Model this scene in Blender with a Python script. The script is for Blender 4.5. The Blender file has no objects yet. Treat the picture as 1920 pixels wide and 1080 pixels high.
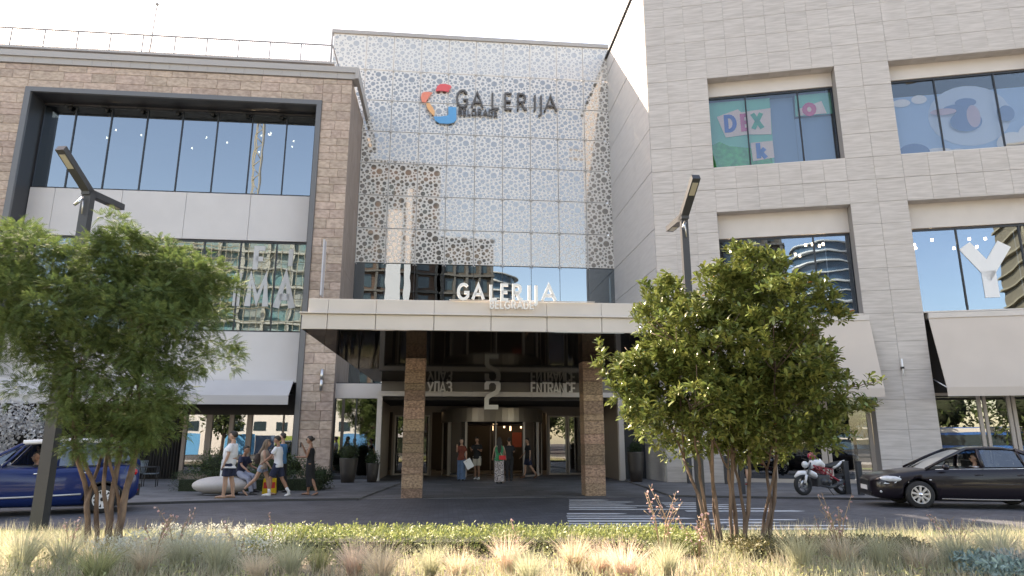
import bpy, bmesh, math, random
import numpy as np
from mathutils import Vector, Matrix, noise
R = math.radians
scene = bpy.context.scene
COL = scene.collection
random.seed(7)
RNG = np.random.default_rng(11)

# ------------------------------------------------------------------ camera
cam_data = bpy.data.cameras.new("camera")
cam = bpy.data.objects.new("camera", cam_data)
COL.objects.link(cam)
cam.location = (0, 0, 1.6)
cam.rotation_euler = (R(90) + math.atan(288 / 1250), 0, 0)
cam_data.lens = 1250 / 1920 * 36
cam_data.sensor_width = 36
cam_data.clip_start = 0.1
cam_data.clip_end = 3000
scene.camera = cam

# ------------------------------------------------------------------ light
# direction towards the sun: from the left, behind the buildings
SUN = Vector((-0.62, 0.55, 0.69)).normalized()
SUN_EL = math.asin(SUN.z)
world = bpy.data.worlds.new("World")
scene.world = world
world.use_nodes = True
wn = world.node_tree
bg = wn.nodes["Background"]
sky = wn.nodes.new("ShaderNodeTexSky")
sky.sky_type = 'NISHITA'
sky.sun_disc = False
sky.sun_elevation = SUN_EL
sky.sun_rotation = math.atan2(SUN.x, SUN.y)
sky.air_density = 1.0
sky.dust_density = 1.2
sky.ozone_density = 1.0
wn.links.new(sky.outputs[0], bg.inputs[0])
bg.inputs[1].default_value = 0.15
sd = bpy.data.lights.new("sun", 'SUN')
sd.energy = 4.6
sd.angle = R(0.6)
sd.color = (1.0, 0.975, 0.94)
sun = bpy.data.objects.new("sun", sd)
COL.objects.link(sun)
sun.rotation_euler = SUN.to_track_quat('Z', 'Y').to_euler()
sun.location = (-40, 40, 60)
scene.view_settings.view_transform = 'Standard'
scene.view_settings.look = 'None'
scene.view_settings.gamma = 1
scene.view_settings.exposure = 2.12
scene.view_settings.use_white_balance = True      # camera balanced for the open shade
scene.view_settings.white_balance_temperature = 9000
scene.view_settings.white_balance_tint = 16
scene.render.engine = 'CYCLES'
scene.cycles.max_bounces = 8
scene.cycles.transparent_max_bounces = 12

# ------------------------------------------------------------------ helpers
class MB:
    """collects shapes into one mesh"""
    def __init__(s): s.v = []; s.f = []; s.m = []; s.sm = []
    def add(s, vs, fs, mi=0, smooth=False):
        o = len(s.v); s.v.extend([tuple(p) for p in vs])
        for f in fs:
            s.f.append(tuple(i + o for i in f)); s.m.append(mi); s.sm.append(smooth)
        return s
    def box(s, x0, x1, y0, y1, z0, z1, mi=0):
        vs = [(x, y, z) for z in (z0, z1) for y in (y0, y1) for x in (x0, x1)]
        return s.add(vs, [(0, 2, 3, 1), (4, 5, 7, 6), (0, 1, 5, 4), (2, 6, 7, 3), (0, 4, 6, 2), (1, 3, 7, 5)], mi)
    def slab(s, x0, x1, y0, y1, z0, z1, b=.01, mi=0):
        """box whose front (low y) face has a bevelled edge"""
        vs = [(x0, y1, z0), (x1, y1, z0), (x1, y1, z1), (x0, y1, z1), (x0, y0 + b, z0), (x1, y0 + b, z0), (x1, y0 + b, z1), (x0, y0 + b, z1),
              (x0 + b, y0, z0 + b), (x1 - b, y0, z0 + b), (x1 - b, y0, z1 - b), (x0 + b, y0, z1 - b)]
        fs = [(0, 3, 2, 1), (0, 1, 5, 4), (1, 2, 6, 5), (2, 3, 7, 6), (3, 0, 4, 7), (4, 5, 9, 8), (5, 6, 10, 9), (6, 7, 11, 10), (7, 4, 8, 11), (8, 9, 10, 11)]
        return s.add(vs, fs, mi)
    def prism(s, poly, a0, a1, axis='y', mi=0, smooth=False):
        """poly: 2D outline, extruded between a0 and a1 along the axis"""
        n = len(poly)
        def P(p, a):
            return (p[0], a, p[1]) if axis == 'y' else ((a, p[0], p[1]) if axis == 'x' else (p[0], p[1], a))
        vs = [P(p, a0) for p in poly] + [P(p, a1) for p in poly]
        fs = [tuple(range(n)), tuple(range(2 * n - 1, n - 1, -1))] + [(i, i + n, (i + 1) % n + n, (i + 1) % n) for i in range(n)]
        return s.add(vs, fs, mi, smooth)
    def tube(s, pts, rad, n=8, mi=0, smooth=True, cap=True, ell=None, up=None):
        """tube through the points; rad: one radius or a list; ell: list of side factors"""
        pts = [Vector(p) for p in pts]; k = len(pts)
        if not hasattr(rad, '__len__'): rad = [rad] * k
        vs = []; prev = None
        for i, p in enumerate(pts):
            t = (pts[min(i + 1, k - 1)] - pts[max(i - 1, 0)])
            t = t.normalized() if t.length > 1e-9 else Vector((0, 0, 1))
            if prev is None:
                u = Vector(up) if up else (Vector((0, 0, 1)) if abs(t.z) < .9 else Vector((1, 0, 0)))
                a = (u - t * u.dot(t)).normalized()
            else:
                a = (prev - t * prev.dot(t)); a = a.normalized() if a.length > 1e-6 else prev
            prev = a; b = t.cross(a)
            e = 1 if ell is None else ell[i]
            for j in range(n):
                th = 2 * math.pi * j / n
                vs.append(p + a * math.cos(th) * rad[i] + b * math.sin(th) * rad[i] * e)
        fs = [(i * n + j, i * n + (j + 1) % n, (i + 1) * n + (j + 1) % n, (i + 1) * n + j) for i in range(k - 1) for j in range(n)]
        s.add(vs, fs, mi, smooth)
        if cap:
            o = len(s.v) - len(vs)
            s.f.append(tuple(o + j for j in range(n - 1, -1, -1))); s.m.append(mi); s.sm.append(False)
            s.f.append(tuple(o + (k - 1) * n + j for j in range(n))); s.m.append(mi); s.sm.append(False)
        return s
    def ball(s, c, r, n=12, m=8, mi=0, rot=None):
        if not hasattr(r, '__len__'): r = (r, r, r)
        c = Vector(c); vs = []
        for i in range(1, m):
            ph = math.pi * i / m
            for j in range(n):
                th = 2 * math.pi * j / n
                q = Vector((r[0] * math.sin(ph) * math.cos(th), r[1] * math.sin(ph) * math.sin(th), r[2] * math.cos(ph)))
                if rot: q = rot @ q
                vs.append(c + q)
        t = Vector((0, 0, r[2])); t = rot @ t if rot else t
        vs += [c + t, c - t]; T = len(vs) - 2; B = T + 1
        fs = [(i * n + j, (i + 1) * n + j, (i + 1) * n + (j + 1) % n, i * n + (j + 1) % n) for i in range(m - 2) for j in range(n)]
        fs += [(T, j, (j + 1) % n) for j in range(n)] + [(B, (m - 2) * n + (j + 1) % n, (m - 2) * n + j) for j in range(n)]
        return s.add(vs, fs, mi, True)
    def lathe(s, prof, n=20, c=(0, 0, 0), axis='z', mi=0, smooth=True):
        """prof: (radius, height) list"""
        vs = []
        for r_, h in prof:
            for j in range(n):
                th = 2 * math.pi * j / n; a, b = r_ * math.cos(th), r_ * math.sin(th)
                q = (a, b, h) if axis == 'z' else ((a, h, b) if axis == 'y' else (h, a, b))
                vs.append((c[0] + q[0], c[1] + q[1], c[2] + q[2]))
        k = len(prof)
        fs = [(i * n + j, i * n + (j + 1) % n, (i + 1) * n + (j + 1) % n, (i + 1) * n + j) for i in range(k - 1) for j in range(n)]
        return s.add(vs, fs, mi, smooth)
    def mesh(s, name, mats):
        me = bpy.data.meshes.new(name)
        me.from_pydata(s.v, [], s.f)
        if not isinstance(mats, (list, tuple)): mats = [mats]
        for m in mats: me.materials.append(m)
        me.polygons.foreach_set('material_index', s.m)
        me.polygons.foreach_set('use_smooth', s.sm)
        me.update()
        return me
    def build(s, name, mats, parent=None, **kw):
        return link(name, s.mesh(name, mats), parent, **kw)

def build_each(mb, name, mats, parent=None, **kw):
    """one object for every separate piece in the builder"""
    par = list(range(len(mb.v)))
    def find(i):
        while par[i] != i: par[i] = par[par[i]]; i = par[i]
        return i
    for f in mb.f:
        for q in f[1:]: par[find(q)] = find(f[0])
    groups = {}
    for k, f in enumerate(mb.f): groups.setdefault(find(f[0]), []).append(k)
    for ks in groups.values():
        ids = sorted({i for k in ks for i in mb.f[k]}); ix = {i: n for n, i in enumerate(ids)}
        m2 = MB(); m2.v = [mb.v[i] for i in ids]; m2.f = [tuple(ix[i] for i in mb.f[k]) for k in ks]; m2.m = [mb.m[k] for k in ks]; m2.sm = [mb.sm[k] for k in ks]
        m2.build(name, mats, parent, **kw)
def link(name, me, parent=None, loc=None, rz=None, label=None, cat=None, group=None, kind=None):
    o = bpy.data.objects.new(name, me); COL.objects.link(o)
    if parent is not None: o.parent = parent
    if loc is not None: o.location = loc
    if rz is not None: o.rotation_euler = (0, 0, rz)
    tag(o, label, cat, group, kind)
    return o
def tag(o, label=None, cat=None, group=None, kind=None):
    if label: o['label'] = label
    if cat: o['category'] = cat
    if group: o['group'] = group
    if kind: o['kind'] = kind
    return o
def thing(name, label, cat, loc=(0, 0, 0), rz=0, group=None):
    return link(name, None, None, loc, rz, label, cat, group)
def kids(o): return [c for c in ALLC.get(o.name, [])]
def copy_tree(o, loc=None, rz=None, label=None, parent=None):
    c = o.copy(); COL.objects.link(c)
    if parent is not None: c.parent = parent
    for ch in list(o.children): copy_tree(ch, parent=c)
    if loc is not None: c.location = loc
    if rz is not None: c.rotation_euler = (0, 0, rz)
    if label: c['label'] = label
    return c
def np_mesh(name, V, Q, mats, smooth=False):
    """fast mesh from arrays of vertices and quads (or tris)"""
    me = bpy.data.meshes.new(name)
    V = np.ascontiguousarray(V, dtype=np.float32); Q = np.ascontiguousarray(Q, dtype=np.int32)
    k = Q.shape[1]
    me.vertices.add(len(V)); me.vertices.foreach_set('co', V.ravel())
    me.loops.add(Q.size); me.loops.foreach_set('vertex_index', Q.ravel())
    me.polygons.add(len(Q)); me.polygons.foreach_set('loop_start', np.arange(0, Q.size, k, dtype=np.int32))
    me.polygons.foreach_set('loop_total', np.full(len(Q), k, dtype=np.int32))
    if smooth: me.polygons.foreach_set('use_smooth', np.ones(len(Q), dtype=bool))
    me.update(calc_edges=True)
    for m in (mats if isinstance(mats, (list, tuple)) else [mats]): me.materials.append(m)
    return me

# temporary scene used only to evaluate modifiers (remesh, boolean)
def evaluated(me, mods):
    o = bpy.data.objects.new('work', me); TMP.collection.objects.link(o)
    extra = []
    for kind, kw in mods:
        m = o.modifiers.new(kind, kind)
        for k_, v_ in kw.items():
            if k_ == 'cutter':
                c = bpy.data.objects.new('cutter', v_); TMP.collection.objects.link(c); extra.append(c); m.object = c
            else: setattr(m, k_, v_)
    vl = TMP.view_layers[0]; vl.update(); dg = vl.depsgraph
    res = bpy.data.meshes.new_from_object(o.evaluated_get(dg), preserve_all_data_layers=True, depsgraph=dg)
    for c in extra + [o]: bpy.data.objects.remove(c)
    return res
TMP = bpy.data.scenes.new('work')

# ------------------------------------------------------------------ materials
def mat(name, col=(.5, .5, .5), rough=.6, metal=0, spec=.5, noise_amt=0, noise_scale=8, bump=0, bump_scale=40, island=0, objrand=0,
        stretch=None, col2=None, emit=None, trans=0, coat=0, coord='Object', detail=5, hueshift=None):
    m = bpy.data.materials.new(name); m.use_nodes = True
    nt = m.node_tree; N = nt.nodes; L = nt.links; p = N['Principled BSDF']
    p.inputs['Base Color'].default_value = (*col, 1); p.inputs['Roughness'].default_value = rough
    p.inputs['Metallic'].default_value = metal; p.inputs['Specular IOR Level'].default_value = spec
    if coat: p.inputs['Coat Weight'].default_value = coat; p.inputs['Coat Roughness'].default_value = .04
    if emit: p.inputs['Emission Color'].default_value = (*col, 1); p.inputs['Emission Strength'].default_value = emit
    tc = N.new('ShaderNodeTexCoord'); src = tc.outputs[coord]
    if coord == 'World':
        pass
    if stretch:
        mp = N.new('ShaderNodeMapping'); mp.inputs['Scale'].default_value = stretch; L.new(src, mp.inputs[0]); src = mp.outputs[0]
    out = None
    if objrand or island:
        oi = N.new('ShaderNodeObjectInfo'); ge = N.new('ShaderNodeNewGeometry')
        ad = N.new('ShaderNodeMath'); ad.operation = 'ADD'; L.new(oi.outputs['Random'], ad.inputs[0]); L.new(ge.outputs['Random Per Island'], ad.inputs[1])
        fr = N.new('ShaderNodeMath'); fr.operation = 'FRACT'; L.new(ad.outputs[0], fr.inputs[0]); out = fr.outputs[0]
        if stretch or noise_amt:   # shift the grain from piece to piece
            sh = N.new('ShaderNodeVectorMath'); sh.operation = 'MULTIPLY_ADD'
            cb = N.new('ShaderNodeCombineXYZ'); L.new(out, cb.inputs[0]); L.new(out, cb.inputs[1]); L.new(out, cb.inputs[2])
            L.new(cb.outputs[0], sh.inputs[0]); sh.inputs[1].default_value = (37, 53, 71); L.new(src, sh.inputs[2]); src = sh.outputs[0]
    cur = None
    c2 = col2 or tuple(c * .6 for c in col)
    if noise_amt:
        nz = N.new('ShaderNodeTexNoise'); nz.inputs['Scale'].default_value = noise_scale; nz.inputs['Detail'].default_value = detail; L.new(src, nz.inputs['Vector'])
        rp = N.new('ShaderNodeMapRange'); rp.inputs[1].default_value = .35; rp.inputs[2].default_value = .65; L.new(nz.outputs[0], rp.inputs[0])
        mx = N.new('ShaderNodeMix'); mx.data_type = 'RGBA'; mu = N.new('ShaderNodeMath'); mu.operation = 'MULTIPLY'; mu.inputs[1].default_value = noise_amt
        L.new(rp.outputs[0], mu.inputs[0]); L.new(mu.outputs[0], mx.inputs[0]); mx.inputs[6].default_value = (*col, 1); mx.inputs[7].default_value = (*c2, 1); cur = mx.outputs[2]
    if out is not None:
        amt = max(objrand, island)
        hs = N.new('ShaderNodeHueSaturation'); mr = N.new('ShaderNodeMapRange'); L.new(out, mr.inputs[0]); mr.inputs[3].default_value = 1 - amt; mr.inputs[4].default_value = 1 + amt
        L.new(mr.outputs[0], hs.inputs['Value'])
        if hueshift:
            m2 = N.new('ShaderNodeMath'); m2.operation = 'MULTIPLY'; m2.inputs[1].default_value = 7.31; L.new(out, m2.inputs[0])
            f2 = N.new('ShaderNodeMath'); f2.operation = 'FRACT'; L.new(m2.outputs[0], f2.inputs[0])
            m3 = N.new('ShaderNodeMapRange'); L.new(f2.outputs[0], m3.inputs[0]); m3.inputs[3].default_value = .5 - hueshift; m3.inputs[4].default_value = .5 + hueshift; L.new(m3.outputs[0], hs.inputs['Hue'])
        if cur is not None: L.new(cur, hs.inputs['Color'])
        else: hs.inputs['Color'].default_value = (*col, 1)
        cur = hs.outputs[0]
    if cur is not None: L.new(cur, p.inputs['Base Color'])
    if bump:
        nb = N.new('ShaderNodeTexNoise'); nb.inputs['Scale'].default_value = bump_scale; nb.inputs['Detail'].default_value = 6; L.new(src, nb.inputs['Vector'])
        bp = N.new('ShaderNodeBump'); bp.inputs['Strength'].default_value = bump; bp.inputs['Distance'].default_value = .02; L.new(nb.outputs[0], bp.inputs['Height']); L.new(bp.outputs[0], p.inputs['Normal'])
    if trans:
        tr = N.new('ShaderNodeBsdfTranslucent'); ms = N.new('ShaderNodeMixShader'); ms.inputs[0].default_value = trans
        L.new(p.outputs[0], ms.inputs[1]); L.new(tr.outputs[0], ms.inputs[2])
        if cur is not None: L.new(cur, tr.inputs[0])
        else: tr.inputs[0].default_value = (*col, 1)
        L.new(ms.outputs[0], N['Material Output'].inputs[0])
    return m
def glass(name, tint=(.25, .28, .28), refl=(.75, .8, .85), fac=.5, rough=0.0, wob=.0):
    """coated window pane: part mirror, part see-through"""
    m = bpy.data.materials.new(name); m.use_nodes = True; nt = m.node_tree; N = nt.nodes; L = nt.links
    N.remove(N['Principled BSDF'])
    g = N.new('ShaderNodeBsdfGlossy'); g.inputs[0].default_value = (*refl, 1); g.inputs['Roughness'].default_value = rough
    t = N.new('ShaderNodeBsdfTransparent'); t.inputs[0].default_value = (*tint, 1)
    fr = N.new('ShaderNodeFresnel'); fr.inputs[0].default_value = 1.5
    a = N.new('ShaderNodeMath'); a.operation = 'ADD'; a.inputs[1].default_value = fac; a.use_clamp = True; L.new(fr.outputs[0], a.inputs[0])
    ms = N.new('ShaderNodeMixShader'); L.new(a.outputs[0], ms.inputs[0]); L.new(t.outputs[0], ms.inputs[1]); L.new(g.outputs[0], ms.inputs[2])
    if wob:
        tc = N.new('ShaderNodeTexCoord'); nz = N.new('ShaderNodeTexNoise'); nz.inputs['Scale'].default_value = .9; nz.inputs['Detail'].default_value = 1; L.new(tc.outputs['Object'], nz.inputs['Vector'])
        bp = N.new('ShaderNodeBump'); bp.inputs['Strength'].default_value = wob; bp.inputs['Distance'].default_value = .05; L.new(nz.outputs[0], bp.inputs['Height']); L.new(bp.outputs[0], g.inputs['Normal'])
    L.new(ms.outputs[0], N['Material Output'].inputs[0])
    return m

M = {}
M['stone_grey'] = mat('grey_veined_stone', (.54, .50, .475), .55, noise_amt=.8, noise_scale=3.0, col2=(.40, .365, .34), objrand=.03, stretch=(.45, 1, 5), bump=.12, bump_scale=14, detail=8)
M['stone_grey_side'] = mat('grey_stone_side', (.50, .48, .465), .55, noise_amt=.6, noise_scale=2.0, col2=(.42, .40, .388), objrand=.03, stretch=(1, .5, 4), bump=.1, bump_scale=14)
M['stone_brown'] = mat('brown_split_stone', (.51, .40, .335), .8, noise_amt=1, noise_scale=5, col2=(.35, .265, .22), objrand=.14, stretch=(1, 1, 1.8), bump=.7, bump_scale=11, hueshift=.008, detail=8)
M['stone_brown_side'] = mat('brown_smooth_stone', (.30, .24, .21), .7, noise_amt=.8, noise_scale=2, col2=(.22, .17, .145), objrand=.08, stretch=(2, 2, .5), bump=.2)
M['travertine'] = mat('brown_travertine', (.42, .28, .19), .5, noise_amt=1, noise_scale=15, col2=(.17, .105, .07), objrand=.3, stretch=(1, 1, 1.5), bump=.3, bump_scale=30, hueshift=.012, detail=9)
M['joint'] = mat('dark_joint', (.21, .17, .145), .9)
M['joint_light'] = mat('grey_joint', (.27, .25, .235), .9)
M['panel'] = mat('beige_metal_panel', (.60, .555, .525), .45, noise_amt=.15, noise_scale=1.5)
M['panel_grey'] = mat('pale_grey_panel', (.56, .545, .55), .45, noise_amt=.12, noise_scale=1.2)
M['coping'] = mat('grey_metal_coping', (.38, .36, .35), .45)
M['dark_metal'] = mat('charcoal_metal', (.045, .048, .055), .45, metal=.2)
M['mullion'] = mat('dark_mullion', (.018, .022, .03), .4)
M['bronze'] = mat('brown_metal_frame', (.20, .155, .13), .45)
M['bronze_light'] = mat('taupe_metal_frame', (.42, .37, .33), .45)
M['awning'] = mat('taupe_canvas', (.55, .48, .425), .85, noise_amt=.15, noise_scale=.8, bump=.05)
M['awning_l'] = mat('grey_canvas', (.49, .47, .465), .85, noise_amt=.15, noise_scale=.8, bump=.05)
M['soffit'] = mat('black_gloss_soffit', (.014, .011, .009), .09, spec=.07)
def dim_gloss(name, base, g, rough):
    m = bpy.data.materials.new(name); m.use_nodes = True; N = m.node_tree.nodes; L = m.node_tree.links; p = N['Principled BSDF']
    p.inputs['Base Color'].default_value = (*base, 1); p.inputs['Specular IOR Level'].default_value = 0; p.inputs['Roughness'].default_value = .6
    q = N.new('ShaderNodeBsdfGlossy'); q.inputs[0].default_value = (g, g * .95, g * .9, 1); q.inputs['Roughness'].default_value = rough
    a = N.new('ShaderNodeAddShader'); L.new(p.outputs[0], a.inputs[0]); L.new(q.outputs[0], a.inputs[1]); L.new(a.outputs[0], N['Material Output'].inputs[0])
    return m
M['soffit'] = dim_gloss('black_lacquer_soffit', (.012, .010, .009), .15, .05)
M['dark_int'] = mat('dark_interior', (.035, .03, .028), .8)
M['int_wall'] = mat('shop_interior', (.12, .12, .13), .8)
M['int_white'] = mat('white_interior', (.5, .5, .52), .8)
M['win'] = glass('blue_window_glass', tint=(.35, .42, .45), refl=(.34, .40, .45), fac=.6, wob=.03)
M['win_poster'] = glass('clear_window_glass', tint=(.95, .96, .97), refl=(.50, .56, .60), fac=.07, wob=.03)
M['win_letters'] = glass('shop_window_glass', tint=(.85, .88, .9), refl=(.26, .34, .43), fac=.5, wob=.05)
M['win_clear'] = glass('shop_glass', tint=(.45, .47, .47), refl=(.6, .63, .66), fac=.34, wob=.02)
M['frit_hole'] = glass('clear_disc_glass', tint=(.42, .44, .43), refl=(.82, .86, .9), fac=.34)
M['door_glass'] = glass('door_glass', tint=(.5, .5, .5), refl=(.8, .8, .8), fac=.22)
M['frit'] = mat('white_fritted_glass', (.66, .675, .68), .12, spec=1.0, coat=.5)
M['white'] = mat('white_paint', (.8, .8, .8), .5)
M['letter_dark'] = mat('dark_grey_letter', (.09, .085, .085), .45)
M['vinyl_y'] = mat('bright_white_vinyl', (.74, .75, .76), .5)
M['vinyl'] = mat('white_vinyl', (.46, .47, .48), .5)
M['railing'] = mat('railing_grey', (.27, .27, .28), .5)
M['letter_steel'] = mat('satin_steel_letter', (.80, .78, .74), .4)
M['steel'] = mat('stainless_steel', (.55, .55, .55), .3, metal=1)
M['lamp_on'] = mat('lit_spotlight', (1, .85, .65), emit=14)
M['lamp_glass'] = mat('led_lens', (.38, .36, .30), .3)
M['black'] = mat('black_plastic', (.015, .015, .016), .5)
M['rubber'] = mat('tyre_rubber', (.02, .02, .021), .8)

G0 = (0, 33.4, 0); GA = R(5.6)          # frame of the glass front and the left wing
R0 = (6.07, 27.03, 0); RA = R(-10.9)    # frame of the right wing
# ================================================================== setting
def sheet(name, poly, z, m, label=None, thick=None):
    mb = MB()
    if thick: mb.prism(poly, z - thick, z, axis='z')
    else: mb.add([(x, y, z) for x, y in poly], [tuple(range(len(poly)))])
    return mb.build(name, m, kind='structure', label=label)
def paving(name, col, col2, sx, sy, mortar=.35, rot=GA, rough=.65, bumpk=.3):
    m = mat(name, col, rough, noise_amt=.85, noise_scale=.7, col2=col2)
    nt = m.node_tree; N = nt.nodes; L = nt.links; p = N['Principled BSDF']
    prev = p.inputs['Base Color'].links[0].from_socket
    tc = N.new('ShaderNodeTexCoord'); mp = N.new('ShaderNodeMapping'); mp.inputs['Rotation'].default_value = (0, 0, -rot); L.new(tc.outputs['Object'], mp.inputs[0])
    br = N.new('ShaderNodeTexBrick'); L.new(mp.outputs[0], br.inputs['Vector']); br.inputs['Scale'].default_value = 1
    br.inputs['Brick Width'].default_value = sx; br.inputs['Row Height'].default_value = sy; br.inputs['Mortar Size'].default_value = .006
    br.inputs['Color1'].default_value = (.72, .72, .72, 1); br.inputs['Color2'].default_value = (1.25, 1.25, 1.25, 1); br.inputs['Mortar'].default_value = (mortar, mortar, mortar, 1)
    mx = N.new('ShaderNodeMix'); mx.data_type = 'RGBA'; mx.blend_type = 'MULTIPLY'; mx.inputs[0].default_value = 1; L.new(prev, mx.inputs[6]); L.new(br.outputs[0], mx.inputs[7]); L.new(mx.outputs[2], p.inputs['Base Color'])
    bp = N.new('ShaderNodeBump'); bp.inputs['Strength'].default_value = bumpk; bp.inputs['Distance'].default_value = .01; L.new(br.outputs['Fac'], bp.inputs['Height']); bp.invert = True; L.new(bp.outputs[0], p.inputs['Normal'])
    return m
M['cobble'] = paving('grey_cobbles', (.10, .103, .116), (.066, .069, .08), .22, .11)
M['pavers'] = paving('grey_pavers', (.15, .152, .158), (.105, .105, .11), .6, .3, mortar=.5)
M['soil'] = mat('garden_soil', (.15, .125, .09), .95, noise_amt=1, noise_scale=6, col2=(.07, .058, .04), bump=.6)
M['asphalt'] = mat('asphalt', (.06, .06, .062), .85, noise_amt=.4, noise_scale=2, bump=.3)
M['kerb'] = mat('dark_kerb_stone', (.05, .05, .052), .7)
M['concrete'] = mat('pale_paving', (.33, .32, .30), .8, noise_amt=.4, noise_scale=2)

sheet('ground', [(-400, -400), (400, -400), (400, 400), (-400, 400)], -.12, M['asphalt'])
sheet('driveway', [(-40, 12.2), (40, 12.2), (40, 24), (-40, 24)], 0.0, M['cobble'], thick=.1)
# pavements either side of the drop-off, a flush apron between them
kl = [(-40, 12.0), (-20, 15.6), (-9.96, 18.07), (-8.07, 18.84), (-6.2, 19.28), (-4.3, 19.56)]
kr = [(4.7, 20.66), (7, 20.2), (10.45, 19.52), (14, 18.85), (22, 17.3), (40, 13.9)]
sheet('sidewalk_left', kl + [(-4.3, 40), (-40, 40)], .055, M['pavers'], thick=.12)
sheet('sidewalk_right', kr + [(40, 40), (4.7, 40)], .055, M['pavers'], thick=.12)
sheet('entrance_apron', [(-4.3, 19.9), (4.7, 20.7), (4.7, 40), (-4.3, 40)], .008, M['pavers'], thick=.06)
def kerb_line(name, pts):
    mb = MB()
    for a, b in zip(pts[:-1], pts[1:]):
        a = Vector(a); b = Vector(b); t = (b - a).normalized(); n = Vector((t.y, -t.x)) * .07
        L_ = (b - a).length; k = max(1, int(L_ / 1.0))
        for i in range(k):
            p = a + t * (L_ * i / k + .004); q = a + t * (L_ * (i + 1) / k - .004)
            mb.prism([tuple(p), tuple(p + n), tuple(q + n), tuple(q)][::-1], -.01, .06, axis='z')
    mb.build(name, M['kerb'], kind='structure')
kerb_line('kerb_left', kl); kerb_line('kerb_right', kr)
# raised planting strip in the foreground with the lawn ribbon along the road
sheet('planting_bed', [(-40, 4.5), (40, 4.5), (40, 11.2), (-40, 11.2)], .12, M['soil'], thick=.2)
M['lawn'] = mat('lawn_green', (.20, .25, .11), .9, noise_amt=.7, noise_scale=5, col2=(.27, .30, .15), bump=.8, bump_scale=60)
sheet('lawn_ribbon', [(-40, 11.2), (40, 11.2), (40, 12.1), (-40, 12.1)], .11, M['lawn'], thick=.2)
sheet('kerb_front', [(-40, 12.1), (40, 12.1), (40, 12.22), (-40, 12.22)], .08, M['kerb'], thick=.15)
sheet('footpath', [(-60, -6), (60, -6), (60, 4.5), (-60, 4.5)], 0.0, M['concrete'], thick=.1)

# white lettering-like strokes painted on the drop-off (long stretched bars)
pm = MB()
M['road_paint'] = mat('worn_road_paint', (.60, .61, .63), .7, noise_amt=.6, noise_scale=9, col2=(.42, .42, .44))
def strip(x0, x1, y, w, slant=0):
    pm.prism([(x0, y - w / 2), (x1 - w, y - w / 2 + slant), (x1, y + slant), (x1 - w, y + w / 2 + slant), (x0, y + w / 2)], .004, .008, axis='z')
for i, (x0, x1, y, w) in enumerate([(1.6, 2.7, 19.5, .22), (1.55, 3.3, 18.9, .16), (1.5, 3.0, 18.3, .2), (1.45, 3.7, 17.8, .13), (1.42, 3.1, 17.35, .2), (1.38, 3.9, 16.9, .16),
        (1.25, 2.6, 15.9, .2), (1.2, 3.3, 15.4, .13), (1.18, 3.9, 14.95, .17), (1.15, 3.1, 14.45, .2), (1.1, 4.2, 14.0, .15), (1.08, 2.9, 13.6, .2), (1.05, 4.3, 13.15, .18),
        (4.0, 5.2, 18.6, .2), (3.95, 6.2, 18.1, .13), (3.9, 5.6, 17.6, .2), (3.85, 6.4, 17.1, .15), (4.1, 6.9, 16.5, .2),
        (4.1, 6.0, 14.7, .14), (4.2, 5.4, 14.2, .2), (4.2, 6.6, 13.7, .13), (4.3, 6.5, 13.2, .18)]):
    strip(x0, x1, y, w * 1.2)
pm.build('road_marking', M['road_paint'], kind='structure')
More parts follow.
